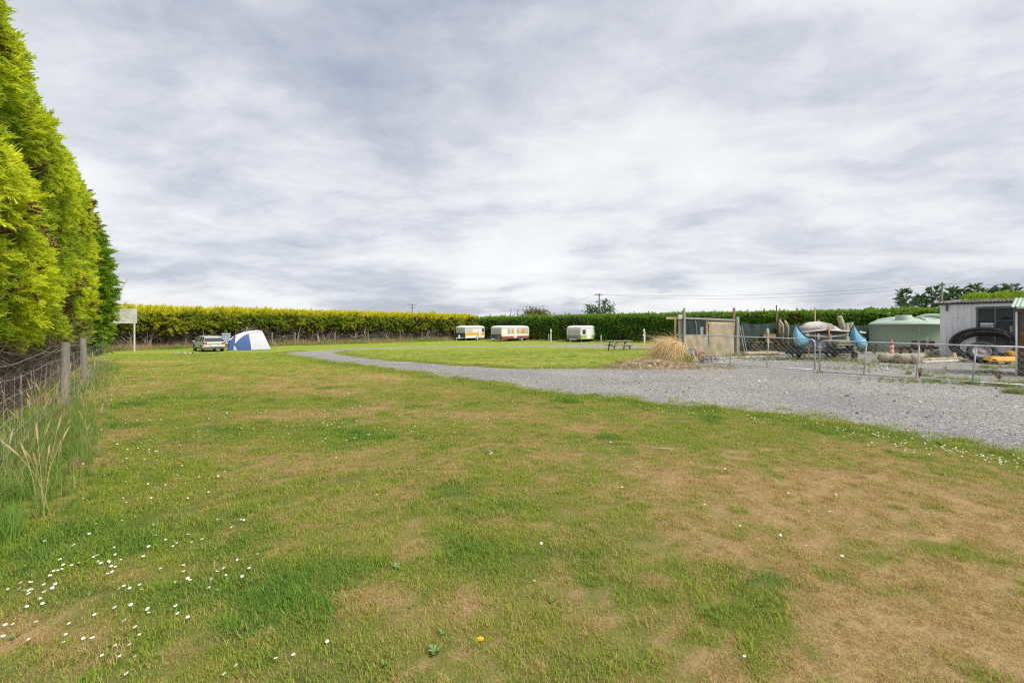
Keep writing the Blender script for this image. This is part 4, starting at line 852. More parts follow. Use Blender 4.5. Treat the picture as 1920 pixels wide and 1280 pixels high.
def ex2(th, a, b):
    MB().box((-a - .28, 0, .66), (.5, 1.75, .52)).build('front_box', NAVY, th, bevel=.06)
    MB().box((.9, -b - .25, .27), (.55, .4, .4)).build('step', M('teal_crate', (.06, .26, .33), .6), th, bevel=.02)
    for x0, x1 in ((.22, .55), (1.25, 2.12)): MB().box(((x0 + x1) / 2, -b - .035, 1.56), (x1 - x0, .03, .66)).build('shutter', ORANGECUR, th)
    for x0, x1 in ((-1.88, -1.60), (-.98, -.66), (2.78, 2.95)): MB().box(((x0 + x1) / 2, -b - .035, 1.56), (x1 - x0, .03, .70)).build('shutter', M('tan_curtain', (.42, .27, .10), .8, .2, 6), th)
caravan('cream caravan with orange stripe and charcoal front, leftmost of the three', 873, 638.6, R(54), 4.9, 2.2, 2.42, [(.40, .84, CREAM, 'lower_wall'), (.84, 1.24, ORANGE, 'stripe'), (1.24, 1.98, CREAM, 'upper_wall')],
    [(-2.25, -.75, 1.36, 1.98, PALEGLASS), (1.6, 2.25, 1.36, 1.98, GLASS)], (-.98, .98, 1.28, 1.95, PALEGLASS), (.55, 1.22, CHAR), (.75, 1.4, .62, 2.0, CREAM), (.55,), ex1)
caravan('long cream caravan with maroon skirt and orange curtains, middle of the three', 941, 640.3, R(49), 6.6, 2.35, 2.42, [(.40, .80, MAROON, 'lower_wall'), (.80, 1.98, CREAM, 'upper_wall')],
    [(-2.0, -.55, 1.20, 1.92, PALEGLASS), (.12, 2.98, 1.20, 1.92, PALEGLASS)], (-1.0, 1.0, 1.22, 1.92, PALEGLASS), (.82, 1.12, MAROON), (-.50, .06, .50, 2.0, CREAM), (.8, 1.45), ex2)
caravan('white caravan with green skirt and white door, standing apart on the right', 1090, 641.6, R(49), 6.0, 2.6, 2.42, [(.42, 1.02, GREEN, 'lower_wall'), (1.02, 1.98, WHITE, 'upper_wall')],
    [(-2.75, -1.85, 1.12, 1.85, GLASS), (1.0, 2.75, 1.12, 1.85, PALEGLASS)], (-1.05, 1.05, 1.08, 1.80, PALEGLASS), (.42, 1.0, MOULD), (-1.6, -.35, .48, 1.98, WHITE), (.85,))
# ------------------------------------------------------------------ site posts and picnic table
WPOST = paint('white_post', (.66, .64, .58), (.42, .39, .33), .8, .3)
for px, py, tp, wd, head, lab in ((1033, 641.5, 617, .16, 1, 'tall white power post between the maroon and the green caravans'), (1029, 639, 626, .11, 0, 'short white peg beside the tall power post by the green caravan'), (1127, 641, 628, .11, 0, 'short white peg just right of the green caravan'),
    (1180, 641.5, 628, .11, 0, 'short white peg behind the right end of the picnic table'), (1208, 647.5, 616.5, .14, 2, 'tall white power post with sockets just left of the dry tussock'), (954, 637, 627, .0, 0, None)):
    if not lab: continue
    b = G(px, py); h = (py - tp) * b.y / F; th = thing('site_post', lab, 'post', b, group='white site posts on the grass')
    MB().box((0, 0, h / 2 - .1), (wd, wd, h + .2)).build('post', WPOST, th, bevel=.012); MB().box((0, 0, h + .012), (wd * .8, wd * .8, .03)).build('cap', WPOST, th)
    if head == 1: MB().box((0, -wd * .7, h - .25), (wd * 1.6, wd * .7, .4)).build('meter_box', WPOST, th, bevel=.02)
    if head == 2:
        for q, z in ((-1, .9), (-1, .62)): MB().box((-wd * .85, -.02, h * z), (wd * .7, .14, .2)).build('socket_box', WPOST, th, bevel=.015)
        MB().box((.14, .03, h * .42), (.08, .08, h * .84)).build('side_post', GREYWOOD, th)
def picnic():
    c = G(1161, 658.5); th = thing('picnic_table', 'grey weathered picnic table with attached benches on the grass island', 'picnic table', (c.x, c.y, c.z + .05), R(12)); L = 1.9
    for i in range(5): MB().box((0, -.30 + .15 * i, .74), (L, .138, .045)).build('top_plank', GREYWOOD, th, bevel=.005)
    for s in (-1, 1):
        for i in (0, 1): MB().box((0, s * (.62 + .145 * i), .44), (L, .135, .045)).build('seat_plank', GREYWOOD, th, bevel=.005)
        for x in (-.62, .62): MB().beam((x, s * .25, .71), (x, s * .62, -.03), .05, .10, (1, 0, 0)).build('leg', GREYWOOD, th)
    for x in (-.57, .57): MB().beam((x, -.8, .385), (x, .8, .385), .045, .10).build('seat_bearer', GREYWOOD, th); MB().beam((x, -.34, .68), (x, .34, .68), .045, .09).build('top_bearer', GREYWOOD, th)
    MB().beam((-.55, 0, .38), (0, 0, .70), .045, .07, (0, 1, 0)).build('brace', GREYWOOD, th)
picnic()
# ------------------------------------------------------------------ power poles and lines
POLE = M('pole_wood', (.115, .10, .088), .9, .3, 3)
def pole(lab, px, top, D, arms, wood=POLE, lean=0, ang=.5):
    b = far(px, D); h = CH + (HY - top) / F * D - b.z; th = thing('power_pole', lab, 'power pole', b, ang, 'wooden power poles behind the hedge'); out = []
    MB().tube([(0, 0, -.3), (lean * .3, 0, h * .6), (lean, 0, h)], [.17, .15, .12], 10).build('pole', wood, th)
    for z, ln in arms:
        MB().box((lean, -.16, h - z), (ln, .1, .13)).build('crossarm', wood, th)
        for f in (-.46, -.2, .2, .46): MB().lathe([(.001, 0), (.05, .02), (.035, .09), (.05, .12), (.03, .2), (.001, .21)], 8, (lean + ln * f, -.16, h - z + .065)).build('insulator', M('insulator', (.2, .2, .21), .3), th); out.append(b + Matrix.Rotation(ang, 3, 'Z') @ Vector((lean + ln * f, -.16, h - z + .27)))
    return out
pa = pole('power pole with two crossarms far behind the yellow-green windbreak', 773, 570, 150, ((.15, 2.6), (1.1, 2.0)), ang=.1)
pb = pole('power pole with one crossarm standing in the sparse tree', 1123.5, 550, 112, ((.35, 2.3),), ang=-.9)
pc = pole('distant bare pole left of its twin, above the gap between two caravans', 958, 580, 230, ((.2, .6),), ang=.2)
pd = pole('distant pole with a short crossarm right of its bare twin', 970.5, 580.5, 225, ((.25, 2.2),), ang=.2)
pe = pole('weathered power pole with a bent top behind the shed roof', 1765, 529, 78, ((.5, .8),), M('pole_grey', (.24, .22, .20), .9, .3, 3), .12, -.9)
def cable(lab, a, b, sag):
    a, b = Vector(a), Vector(b); n = 24; o = a.copy(); pts = [a.lerp(b, i / n) - o - Vector((0, 0, sag * 4 * (i / n) * (1 - i / n))) for i in range(n + 1)]
    c = MB().tube(pts, .02, 4).build('power_line', M('cable', (.10, .10, .11), .6), fix=False); c.location = o; tag(c, lab, 'cable', 'power lines across the sky')
cable('upper power line running between the sparse tree and the bent pole', pb[0], pe[0], 1.1); cable('lower power line running between the sparse tree and the bent pole', pb[3] - Vector((0, 0, .25)), pe[3] - Vector((0, 0, .35)), 1.5)
e2 = ray(2300, 520, 70); cable('upper power line leaving the bent pole towards the right edge', pe[1], e2, .6); cable('lower power line leaving the bent pole towards the right edge', pe[2] - Vector((0, 0, .5)), e2 - Vector((0, 0, .7)), .6)
cable('thin far power line between the two-armed pole and the distant twin poles', pa[3], pd[0], 1.6); cable('thin far power line between the distant twin poles and the sparse tree', pd[3], pb[1], 1.6)

# ------------------------------------------------------------------ yard: gates
CHAIN = M('chain_link', (.42, .43, .43), .6, .15, 9)
def gate(lab, a, b, h0, h1, bars, curve_a, curve_b):
    """a, b: ground ends; the frame hangs a little above the gravel"""
    a, b = Vector(a), Vector(b); th = thing('farm_gate', lab, 'gate', a, group='chain-link gates of the yard'); d = b - a; L = d.to_2d().length; d2 = Vector((d.x, d.y, 0)) / L; clr = .09
    def P(t, z): return d2 * t + Vector((0, 0, d.z * t / L + z))
    H = lambda t: h0 + (h1 - h0) * t / L; r = .021; c = .16
    arc = lambda t0, sg: [P(t0 + sg * c * (1 - math.cos(q)), H(t0) - c + c * math.sin(q)) for q in [math.pi / 2 * i / 5 for i in range(6)]]
    pts = [P(0, clr)] + (arc(0, 1) if curve_a else [P(0, H(0))]) + [P(L * .5, H(L * .5))] + (list(reversed(arc(L, -1))) if curve_b else [P(L, H(L))]) + [P(L, clr)]
    MB().tube(pts, r, 10).build('frame', STEEL, th, True); MB().tube([P(0, clr), P(L, clr)], r * .95, 10).build('bottom_rail', STEEL, th, True)
    for f in bars: MB().tube([P(L * f - .06, clr), P(L * f + .02, H(L * f))], r * .85, 8).build('upright', STEEL, th, True)
    mb = MB(); s = .085; rr = .0017; n = int((L + 1.2) / (2 * s))
    for i in range(-12, n + 2):
        for sg in (1, -1):
            x0 = i * 2 * s; lo, hi = clr + .02, 1.1; t0 = x0; t1 = x0 + sg * (hi - lo)
            # clip the diagonal to the frame
            ta, tb = max(0, min(t0, t1)), min(L, max(t0, t1))
            if tb - ta < .03: continue
            za = lo + (ta - t0) * sg; zb = lo + (tb - t0) * sg; mb.tube([P(ta, min(za, H(ta) - .03)), P(tb, min(zb, H(tb) - .03))], rr, 4, False)
    tag(mb.build('chain_mesh', CHAIN, th, fix=False), kind='stuff')
    for z in (.35, .9): MB().tube([P(-.06, z), P(.05, z)], .03, 8).build('hinge', STEEL, th)
g1a, g1b, g2a = G(1276, 681.5), G(1528, 698), G(1537, 702); g2d = (G(1829, 722) - g2a); g2b = g2a + g2d * 1.36
gate('left chain-link gate beside the dry tussock', g1a, g1b, 1.23, 1.15, (.215, .43, .70), True, True)
gate('right chain-link gate in front of the tank and shed', g2a, g2b, 1.12, 1.05, (.25, .50, .735), True, False)
# ------------------------------------------------------------------ shed with window
UD, UN = Vector((.54, -.842, 0)), Vector((-.842, -.54, 0)); SA = Vector((21.6, 24.4, 0))
def shed():
    base = on(SA.x, SA.y); th = thing('corrugated_shed', 'pale grey metal shed with a large dark window behind the yard', 'shed', base, math.atan2(UD.y, UD.x)); L, Dp, H = 7.0, 4.0, 2.74
    # local x along the front to the right, local -y towards the yard
    iron = M('grey_iron', (.74, .745, .76), .6, .12, 2.2, 0, .1, (.58, .575, .57), .3, (1, 1, .25)); trim = M('grey_trim', (.115, .12, .13), .6, .15, 3); w0, w1, wz0, wz1 = 1.40, 2.66, .72, 2.46
    def wall(name, segs, x0, x1, y, z0, z1):
        p = .25; n = int(round((x1 - x0) / p)); p = (x1 - x0) / max(1, n)
        for i in range(n):
            a = x0 + i * p; MB().add([(a, y, z0), (a + p - .02, y, z0), (a + p - .02, y, z1), (a, y, z1), (a, y + .03, z0), (a + p - .02, y + .03, z0), (a + p - .02, y + .03, z1), (a, y + .03, z1)], [(0, 1, 2, 3), (4, 7, 6, 5), (0, 3, 7, 4), (1, 5, 6, 2), (3, 2, 6, 7)]).build(name, iron, th)
            MB().box((a + p - .01, y - .012, (z0 + z1) / 2), (.026, .024, z1 - z0 - .004)).build('seam', trim if False else iron, th)
    wall('wall_sheet', 0, 0, w0, 0, 0, H); wall('wall_sheet', 0, w0, w1, 0, 0, wz0 - .04); wall('wall_sheet', 0, w1, L, 0, 0, H)
    MB().box(((w0 + w1) / 2, .005, (wz1 + .06 + H) / 2), (w1 - w0, .03, H - wz1 - .06)).build('lintel', iron, th)
    MB().box((L / 2, .06, H / 2 - .02), (L - .04, .03, H - .1)).data.update() if False else None
    MB().box((-.0, Dp / 2 + .03, H / 2), (.03, Dp, H)).build('side_wall', iron, th); MB().box((L, Dp / 2 + .03, H / 2), (.03, Dp, H)).build('side_wall', iron, th); MB().box((L / 2, Dp + .04, H / 2), (L, .03, H)).build('back_wall', iron, th); MB().box((L / 2, Dp / 2, .03), (L - .1, Dp - .1, .05)).build('floor', M('shed_floor', (.12, .11, .1), .9), th)
    n = 56; V = []
    for i in range(n * 2 + 1):
        x = -.2 + (L + .4) * i / (2 * n); z = .018 * math.cos(math.pi * i); V += [(x, -.22, H + .02 + z), (x, Dp + .2, H + .36 + z)]
    MB().add(V, [(2 * i, 2 * i + 2, 2 * i + 3, 2 * i + 1) for i in range(2 * n)]).build('roof', M('roof_iron', (.12, .115, .105), .8, .3, 3, 0, 0, (.10, .075, .055), .3), th, fix=False)
    MB().box((L / 2, -.04, H - .05), (L + .1, .05, .07)).build('fascia', trim, th)
    for i in range(int(L / .25)): pass
    fr = MB(); t = .075
    for c, d in ((((w0 + w1) / 2, -.03, wz1 + .0), (w1 - w0 + .12, .09, t)), (((w0 + w1) / 2, -.03, wz0), (w1 - w0 + .12, .09, t)), ((w0, -.03, (wz0 + wz1) / 2), (t, .085, wz1 - wz0)), ((w1, -.03, (wz0 + wz1) / 2), (t, .085, wz1 - wz0)), (((w0 + w1) / 2, -.028, (wz0 + wz1) / 2), (.06, .08, wz1 - wz0 - t))): fr.box(c, d)
    win = fr.build('window', trim, th); glaze = glass_mat('shed_glass', (.055, .062, .072), .06); xm = (w0 + w1) / 2
    for x0, x1, z0, z1 in ((w0, xm, wz0, 1.80), (w0, xm, 1.80, wz1), (xm, w1, 1.85, wz1), (xm, w1, 1.28, 1.85), (xm, w1, wz0, 1.28)): MB().box(((x0 + x1) / 2, -.012, (z0 + z1) / 2), (x1 - x0 - .07, .012, z1 - z0 - .035)).build('pane', glaze, win)
    for z in (1.28, 1.85): MB().box(((xm + w1) / 2, -.045, z), (w1 - xm - .06, .05, .035)).build('glazing_bar', trim, win)
    pp = paint('paper_white', (.60, .60, .58)); gp = M('smeared_glass', (.30, .32, .34), .5, .3, 6)
    MB().box(((w0 + xm) / 2 + .02, -.028, 1.58), (.46, .012, .36)).build('notice', gp, win); MB().box(((w0 + xm) / 2 + .02, -.038, 1.70), (.46, .012, .09)).build('notice_header', pp, win)
    for i in range(5): MB().box(((w0 + xm) / 2 - .17 + i * .095, -.038, 1.52), (.045, .012, .10 + .05 * (i % 3))).build('notice_mark', pp, win)
    MB().add([(xm + .1, -.034, 1.90), (xm + .55, -.034, 1.90), (xm + .42, -.034, 2.03), (xm + .3, -.034, 2.05), (xm + .1, -.022, 1.90), (xm + .55, -.022, 1.90), (xm + .42, -.022, 2.03), (xm + .3, -.022, 2.05)], [(0, 1, 2, 3), (4, 7, 6, 5), (0, 4, 5, 1), (1, 5, 6, 2), (2, 6, 7, 3), (3, 7, 4, 0)]).build('broken_pane', M('broken_black', (.012, .012, .013), .9), win)
    MB().box((w1 - .10, -.028, 1.2), (.10, .012, .78)).build('white_smear', gp, win)
    MB().box((.28, -.05, 2.5), (.09, .06, .30)).build('downpipe_bracket', trim, th)
    # low growth along the roof
    n = 950; r = np.random.default_rng(5); x = r.uniform(.7, 6.9, n); y = r.uniform(.2, 2.4, n); z = H + .05 + y * .08 + r.random(n) * (.16 + .22 * vnoise(x * 1.7, y, 3))
    b_ = tag(scatter('roof_shrubs', np.stack([x, y, z], 1), eul(r.uniform(-3, 3, n), r.uniform(.5, 1.4, n), r.uniform(-1, 1, n)), r.uniform(.13, .27, n), near_spray, {'tone': r.uniform(.05, .55, n), 'dead': np.zeros(n)}), 'yellow-green creeper growing over the shed roof', 'creeper', kind='stuff'); b_.location = base; b_.rotation_euler = th.rotation_euler
shed()
def hut():
    b = G(1908, 705); th = thing('lean_to', 'small dark timber lean-to with a green iron roof at the right edge', 'lean-to', b, R(-49)); H = 2.15; dk = M('dark_boards', (.10, .085, .075), .9, .35, 4, .5, stretch=(1, 1, .2))
    for i in range(12): MB().box((.09 + .17 * i, 0, H / 2), (.16, .03, H)).build('board', dk, th)
    for i in range(10): MB().box((0, .12 + .17 * i, H / 2), (.03, .16, H)).build('board', dk, th)
    n = 22; V = []
    for i in range(2 * n + 1): x = -.13 + 2.3 * i / (2 * n); V += [(x, -.22, H + .06 + .016 * math.cos(math.pi * i)), (x, 1.9, H + .42 + .016 * math.cos(math.pi * i))]
    MB().add(V, [(2 * i, 2 * i + 2, 2 * i + 3, 2 * i + 1) for i in range(2 * n)]).build('roof', M('green_iron', (.33, .42, .34), .6, .12, 3), th, fix=False)
    MB().box((1.0, -.03, H - .06), (2.15, .05, .12)).build('fascia', dk, th); MB().tube([(-.02, -.07, -.02), (-.02, -.07, H - .1)], .025, 10).build('white_pipe', paint('white_pvc', (.72, .72, .70)), th, True)
    MB().box((.14, -.022, 1.1), (.16, .014, .9)).build('rust_patch', RUST, th)
hut()
# ------------------------------------------------------------------ water tank
def tank():
    c = Vector((25.35, 30.4)); th = thing('water_tank', 'large round pale green plastic water tank left of the shed', 'water tank', on(c.x, c.y)); gm = M('tank_green', (.29, .375, .275), .55, .07, 1.5, 0, 0, (.25, .30, .22), .25); gl = M('tank_green_top', (.39, .48, .385), .5, .06, 1.5); Rr, H = 2.35, 1.72
    MB().lathe([(.001, 0), (Rr, 0), (Rr, .02), (Rr * 1.0, H * .5), (Rr, H - .03), (Rr + .02, H - .02), (Rr + .02, H)], 72).build('wall', gm, th, True)
    V = MB(); V.lathe([(Rr + .02, H), (Rr - .05, H + .08), (Rr - .30, H + .20), (Rr * .5, H + .34), (.5, H + .43), (.001, H + .44)], 72); V.build('roof', gl, th, True)
    for k in (3.1, 5.2):
        a = 6.283 * k / 8 + .2; ca, sa = math.cos(a), math.sin(a); pts = [(ca * q, sa * q, H + z) for q, z in ((Rr - .12, .03), (Rr - .5, .22), (Rr * .55, .34), (.6, .44))]; MB().tube(pts, [.07, .12, .11, .06], 10).build('rib', gl, th, True)
    vd = Vector((-c.x, -c.y)).normalized(); p = vd * 1.35 + Vector((-vd.y, vd.x)) * -.55
    MB().lathe([(.42, H + .15), (.42, H + .50), (.39, H + .54), (.001, H + .55)], 28, (p.x, p.y, 0)).build('hatch', gl, th, True)
    p2 = vd * 1.0 + Vector((-vd.y, vd.x)) * .75; pts = [Vector((p2.x, p2.y, 0)) + Vector((-vd.y, vd.x, 0)) * (.8 * math.cos(q)) * -1 + Vector((0, 0, H + .16 + .36 * math.sin(q))) for q in [math.pi * i / 10 for i in range(11)]]; MB().tube(pts, .11, 10).build('moulded_arch', gl, th, True)
    q = vd * (Rr + .1) + Vector((-vd.y, vd.x)) * 1.2
    MB().tube([tuple(vd * (Rr - .05)) + (.25,), tuple(vd * (Rr + .18)) + (.25,)], .05, 10).build('outlet', BLACKPL, th)
tank()
# ------------------------------------------------------------------ coop, posts, shade cloth
def cloth_mat(name, col, alpha):
    if name in MATS: return MATS[name]
    m, t, b, o = newmat(name); b.inputs['Base Color'].default_value = col + (1,); b.inputs['Roughness'].default_value = .9
    tc = N(t, 'ShaderNodeTexCoord'); n = N(t, 'ShaderNodeTexNoise'); n.inputs['Scale'].default_value = 2.5; n.inputs['Detail'].default_value = 6; t.links.new(tc.outputs['Object'], n.inputs[0])
    t.links.new(ramp(t, n.outputs[0], [(.3, tuple(v * .8 for v in col)), (.7, tuple(v * 1.2 for v in col))]), b.inputs['Base Color'])
    tr = N(t, 'ShaderNodeBsdfTransparent'); mx = N(t, 'ShaderNodeMixShader'); mx.inputs[0].default_value = alpha; t.links.new(tr.outputs[0], mx.inputs[1]); t.links.new(b.outputs[0], mx.inputs[2]); t.links.new(mx.outputs[0], o.inputs[0]); MATS[name] = m; return m
HESS = cloth_mat('hessian', (.36, .30, .19), .94); SHADE = cloth_mat('shade_cloth', (.030, .048, .045), .88)
def drape(name, mat, parent, a, b, z0, z1, sag=0., n=14, m=6, sagtop=0., wav=.03, seed=1):
    a, b = Vector(a), Vector(b); V = []
    d = (b - a).normalized(); nn = Vector((-d.y, d.x, 0))
    for i in range(n + 1):
        f = i / n; p = a.lerp(b, f)
        for j in range(m + 1):
            g = j / m; top = z1 - sagtop * 4 * f * (1 - f); off = wav * math.sin(i * 1.3 + j * .6 + seed) + .02 * math.sin(j * 1.9 + i); V.append(p + nn * off + Vector((0, 0, z0 + (top - z0) * g)))
    return MB().add(V, [(i * (m + 1) + j, (i + 1) * (m + 1) + j, (i + 1) * (m + 1) + j + 1, i * (m + 1) + j + 1) for i in range(n) for j in range(m)]).build(name, mat, parent, True, fix=False)
def coop():
    a, c = G(1278, 669.5), G(1378, 666); m = a.lerp(c, .47); th = thing('hen_run', 'timber framed run hung with hessian and dark shade cloth behind the left gate', 'run', a); o = Vector(a); z = lambda p, y: CH - (y - HY) / F * p.y - o.z
    A, B, Cc = Vector((0, 0, 0)), m - o, c - o; bk = Vector((1.0, 2.0, 0))
    MB().tube([A + Vector((.10, -.08, -.1)), A + Vector((.12, -.08, z(a, 577)))], [.055, .05], 10).build('pole', M('pale_pole', (.42, .38, .31), .85, .2, 4), th)
    MB().box(A + Vector((-.07, .02, z(a, 590) / 2)), (.17, .05, z(a, 590))).build('board_post', GREYWOOD, th); MB().box(A + Vector((-.07, -.03, z(a, 592) - .05)), (.2, .06, .22)).build('cap_block', paint('cap_paint', (.55, .56, .52), rough=.8), th)
    MB().box(A + Vector((-.24, .25, z(a, 598) / 2)), (.08, .08, z(a, 598))).build('post', NEWWOOD, th); MB().box(B + Vector((0, .05, z(m, 601) / 2)), (.10, .09, z(m, 601))).build('post', NEWWOOD, th)
    lft = ray(1249, 594.5, a.y + .3) - o; zt = z(a, 596)
    MB().beam((lft.x, .3, zt), (A.x - .1, .22, zt), .05, .11).build('beam', NEWWOOD, th); MB().beam((A.x + .15, -.03, zt), (Cc.x, Cc.y - .03, z(c, 600)), .05, .10).build('beam', GREYWOOD, th)
    MB().beam((lft.x + .75, .35, z(a, 628)), (A.x - .15, .3, z(a, 628)), .04, .06).build('rail', NEWWOOD, th)
    MB().beam(B + Vector((0, 0, z(m, 606))), Cc + Vector((0, 0, z(c, 607))), .04, .16).build('inner_beam', NEWWOOD, th)
    drape('hessian_sheet', HESS, th, B + Vector((.06, -.03, 0)), Cc + Vector((-.05, -.05, 0)), .03, z(m, 603), sagtop=.12, wav=.025)
    drape('hessian_sheet', HESS, th, A + Vector((.2, -.02, 0)), B + Vector((0, -.03, 0)), .03, z(a, 627.5), wav=.03, seed=4)
    drape('shade_sheet', SHADE, th, A + bk, B + bk * .8, .1, z(a, 600), wav=.03, seed=7); drape('shade_sheet', SHADE, th, B + bk * .8, Cc + bk, .1, z(a, 600), wav=.03, seed=8); drape('shade_sheet', SHADE, th, A + Vector((-.1, .3, 0)), A + bk, .1, 1.9, seed=3)
    p = ray(1316, 627, a.y + 1.0) - o; MB().tube([(p.x, p.y, 0), (p.x, p.y, z(a, 613))], [.09, .08], 12).build('white_pipe', paint('pipe_white', (.66, .68, .68)), th, True)
    p = ray(1304, 600, a.y + .9) - o; MB().tube([(p.x, p.y, z(a, 600)), (p.x + .05, p.y, 1.5), (p.x + .12, p.y, .6)], .025, 6).build('stake', GREYWOOD, th)
    MB().box(Cc + Vector((-.03, .04, z(c, 577) / 2)), (.11, .09, z(c, 577))).build('pole', M('brown_pole', (.30, .20, .12), .9, .3, 4), th); MB().box(Cc + Vector((.13, -.04, z(c, 594) / 2)), (.15, .10, z(c, 594))).build('post', GREYWOOD, th)
    for q in (.30, .42): MB().tube([Cc + Vector((q, .1, z(c, 610))), Cc + Vector((q + .25, .02, .1))], .02, 6).build('leaning_rod', STEEL, th)
coop()
def yard_fence():
    ps = [(1382, 664), (1456, 661.5), (1528, 660), (1640, 659)]; B = [ray(px, HY, D) for (px, py), D in zip(ps, (28.8, 30.0, 31.2, 33.2))]; B = [on(p.x, p.y) for p in B]; o = B[0]; th = thing('shade_cloth_fence', 'dark shade-cloth fence on tall poles along the back of the yard', 'fence', o)
    for k in range(3): drape('shade_sheet', SHADE, th, B[k] - o + Vector((.2, 0, 0)), B[k + 1] - o, .05, 1.85 - .05 * k, n=16, sagtop=.14, wav=.05, seed=k)
    bp = M('brown_pole', (.30, .20, .12), .9, .3, 4)
    for b, tp, tp2, px in ((B[1], 572, 597, 1456), (B[2], 576, 600, 1528)):
        h = CH + (HY - tp) / F * b.y - b.z; h2 = CH + (HY - tp2) / F * b.y - b.z; q = b - o; MB().tube([q + Vector((0, -.05, -.1)), q + Vector((-.03, -.05, h))], [.05, .04], 8).build('pole', NEWWOOD if px > 1500 else bp, th); MB().box(q + Vector((.13, -.12, h2 / 2)), (.15, .11, h2)).build('post', GREYWOOD, th)
yard_fence()
# ------------------------------------------------------------------ catamaran on its trailer
def catamaran():
    D = 21.6; tipL, tipR = ray(1488.5, 608.5, D), ray(1597.5, 608.5, D + .3); o = on((tipL.x + tipR.x) / 2, D + 1.5); th = thing('catamaran', 'small catamaran with two pale blue hulls and a grey trampoline, parked in the yard', 'boat', o)
    blue = M('hull_blue', (.185, .47, .66), .35, .07, 2.5, 0, 0, (.25, .42, .52), .2); dk = M('gunwale', (.05, .055, .07), .6); ax = Vector((.68, .733, 0)); side = Vector((ax.y, -ax.x, 0))
    for k, tip in enumerate((tipL, tipR)):
        t0 = tip - o; lean = .10 if k == 0 else .12
        # stations back from the bow: distance, deck z, keel z, half beam
        st = [(0.0, 1.66, 1.58, .015), (.10, 1.56, 1.20, .06), (.28, 1.42, .93, .12), (.55, 1.27, .76, .19), (.95, 1.14, .68, .25), (1.5, 1.06, .66, .28), (2.1, 1.02, .68, .27), (2.8, 1.0, .76, .20), (3.1, 1.0, .84, .15)]; mb = MB(); n = 9; deck = []
        for s, dz, kz, hb in st:
            c = t0 + ax * s; c.z = 0
            for j in range(n):
                a = math.pi * j / (n - 1); y = hb * math.cos(a) * (1 if 0 < j < n - 1 else 1); z = dz - (dz - kz) * math.sin(a) ** .8; off = side * (y + lean * (dz - 1.0)) ; mb.v.append(tuple(c + off + Vector((0, 0, z))))
            deck.append((tuple(c + side * (hb + lean * (dz - 1.0)) + Vector((0, 0, dz))), tuple(c + side * (-hb + lean * (dz - 1.0)) + Vector((0, 0, dz)))))
        for i in range(len(st) - 1): mb.f += [(i * n + j, i * n + (j + 1) % n, (i + 1) * n + (j + 1) % n, (i + 1) * n + j) for j in range(n)]
        mb.f += [tuple(range(n)), tuple(range((len(st) - 1) * n, len(st) * n))]; h = mb.build('hull', blue, th, True)
        for q in (0, 1): MB().tube([d[q] for d in deck], .028, 6).build('gunwale', dk, h)
        if k: MB().lathe([(.001, -.2), (.16, -.16), (.19, 0), (.15, .17), (.001, .2)], 12, t0 + Vector((.62, .25, .78 - t0.z)), Matrix.Rotation(R(70), 3, 'Y')).build('float', blue, th, True)
    cL = (tipL - o) + ax * .75; cR = (tipR - o) + ax * .75; cL.z = cR.z = 1.30; alloy = M('boat_alloy', (.46, .44, .42), .5, .15, 4)
    MB().tube([cL + Vector((.05, 0, .0)), (cL + cR) / 2 + Vector((0, 0, .13)), cR + Vector((.5, 0, -.02))], .045, 10).build('front_beam', alloy, th, True); MB().tube([cL + ax * 2.2, cR + ax * 2.2], .045, 10).build('rear_beam', alloy, th, True)
    V = []; n = 10
    for i in range(n + 1):
        for j in range(n + 1):
            f, g = i / n, j / n; p = cL.lerp(cR, f) + ax * 2.2 * g; V.append(p + Vector((0, 0, .12 * math.sin(math.pi * f) * (1 - g) - .16 * math.sin(math.pi * f) * math.sin(math.pi * g) + .02)))
    MB().add(V, [(i * (n + 1) + j, i * (n + 1) + j + 1, (i + 1) * (n + 1) + j + 1, (i + 1) * (n + 1) + j) for i in range(n) for j in range(n)]).build('trampoline', M('trampoline', (.085, .08, .07), .9, .3, 5), th, True, fix=False)
    m = (cL + cR) / 2; MB().tube([m + Vector((.05, -.1, .22)), m + Vector((.02, -.12, -.22)), m + Vector((-.1, -.1, -.45))], [.05, .045, .03], 8).build('dolphin_striker', M('orange_brown', (.32, .12, .06), .7, .2, 5), th, True)
    for a, b in ((cL + Vector((.1, -.05, -.10)), m + Vector((0, -.12, -.2))), (m + Vector((0, -.12, -.2)), cR + Vector((-.1, -.05, -.10)))): MB().tube([a, b], .018, 6).build('striker_wire', alloy, th)
    # trailer under the hulls
    tr = thing('boat_trailer', 'low black boat trailer under the catamaran', 'trailer', o); zt = .42
    MB().tube([cL + Vector((-.25, .5, zt - cL.z)), cR + Vector((.25, .5, zt - cR.z))], .13, 10).build('axle_beam', BLACKPL, tr, True); MB().tube([cL + Vector((.0, 1.9, zt - cL.z)), cR + Vector((.2, 1.9, zt - cR.z))], .06, 8).build('cross_beam', BLACKPL, tr, True)
    for f in (.18, .82):
        p = cL.lerp(cR, f); p.z = .33; wheel(tr, p + Vector((0, .95, 0)), .31, .19, (1, 0, 0)); MB().beam((p.x, p.y + .4, zt), (p.x, p.y + 2.2, zt), .07, .08).build('side_rail', BLACKPL, tr); q = cL if f < .5 else cR; MB().box((q.x + .25, q.y + .7, .58), (.3, .12, .2)).build('bunk', BLACKPL, tr)
    MB().beam((m.x - .75, m.y + .1, .75), (m.x - 1.15, m.y - .55, -.02), .06, .05).build('prop', RUST, tr); MB().box((cR.x - .12, cR.y - .15, .19), (.20, .22, .40)).build('jack', BLACKPL, tr, bevel=.03)
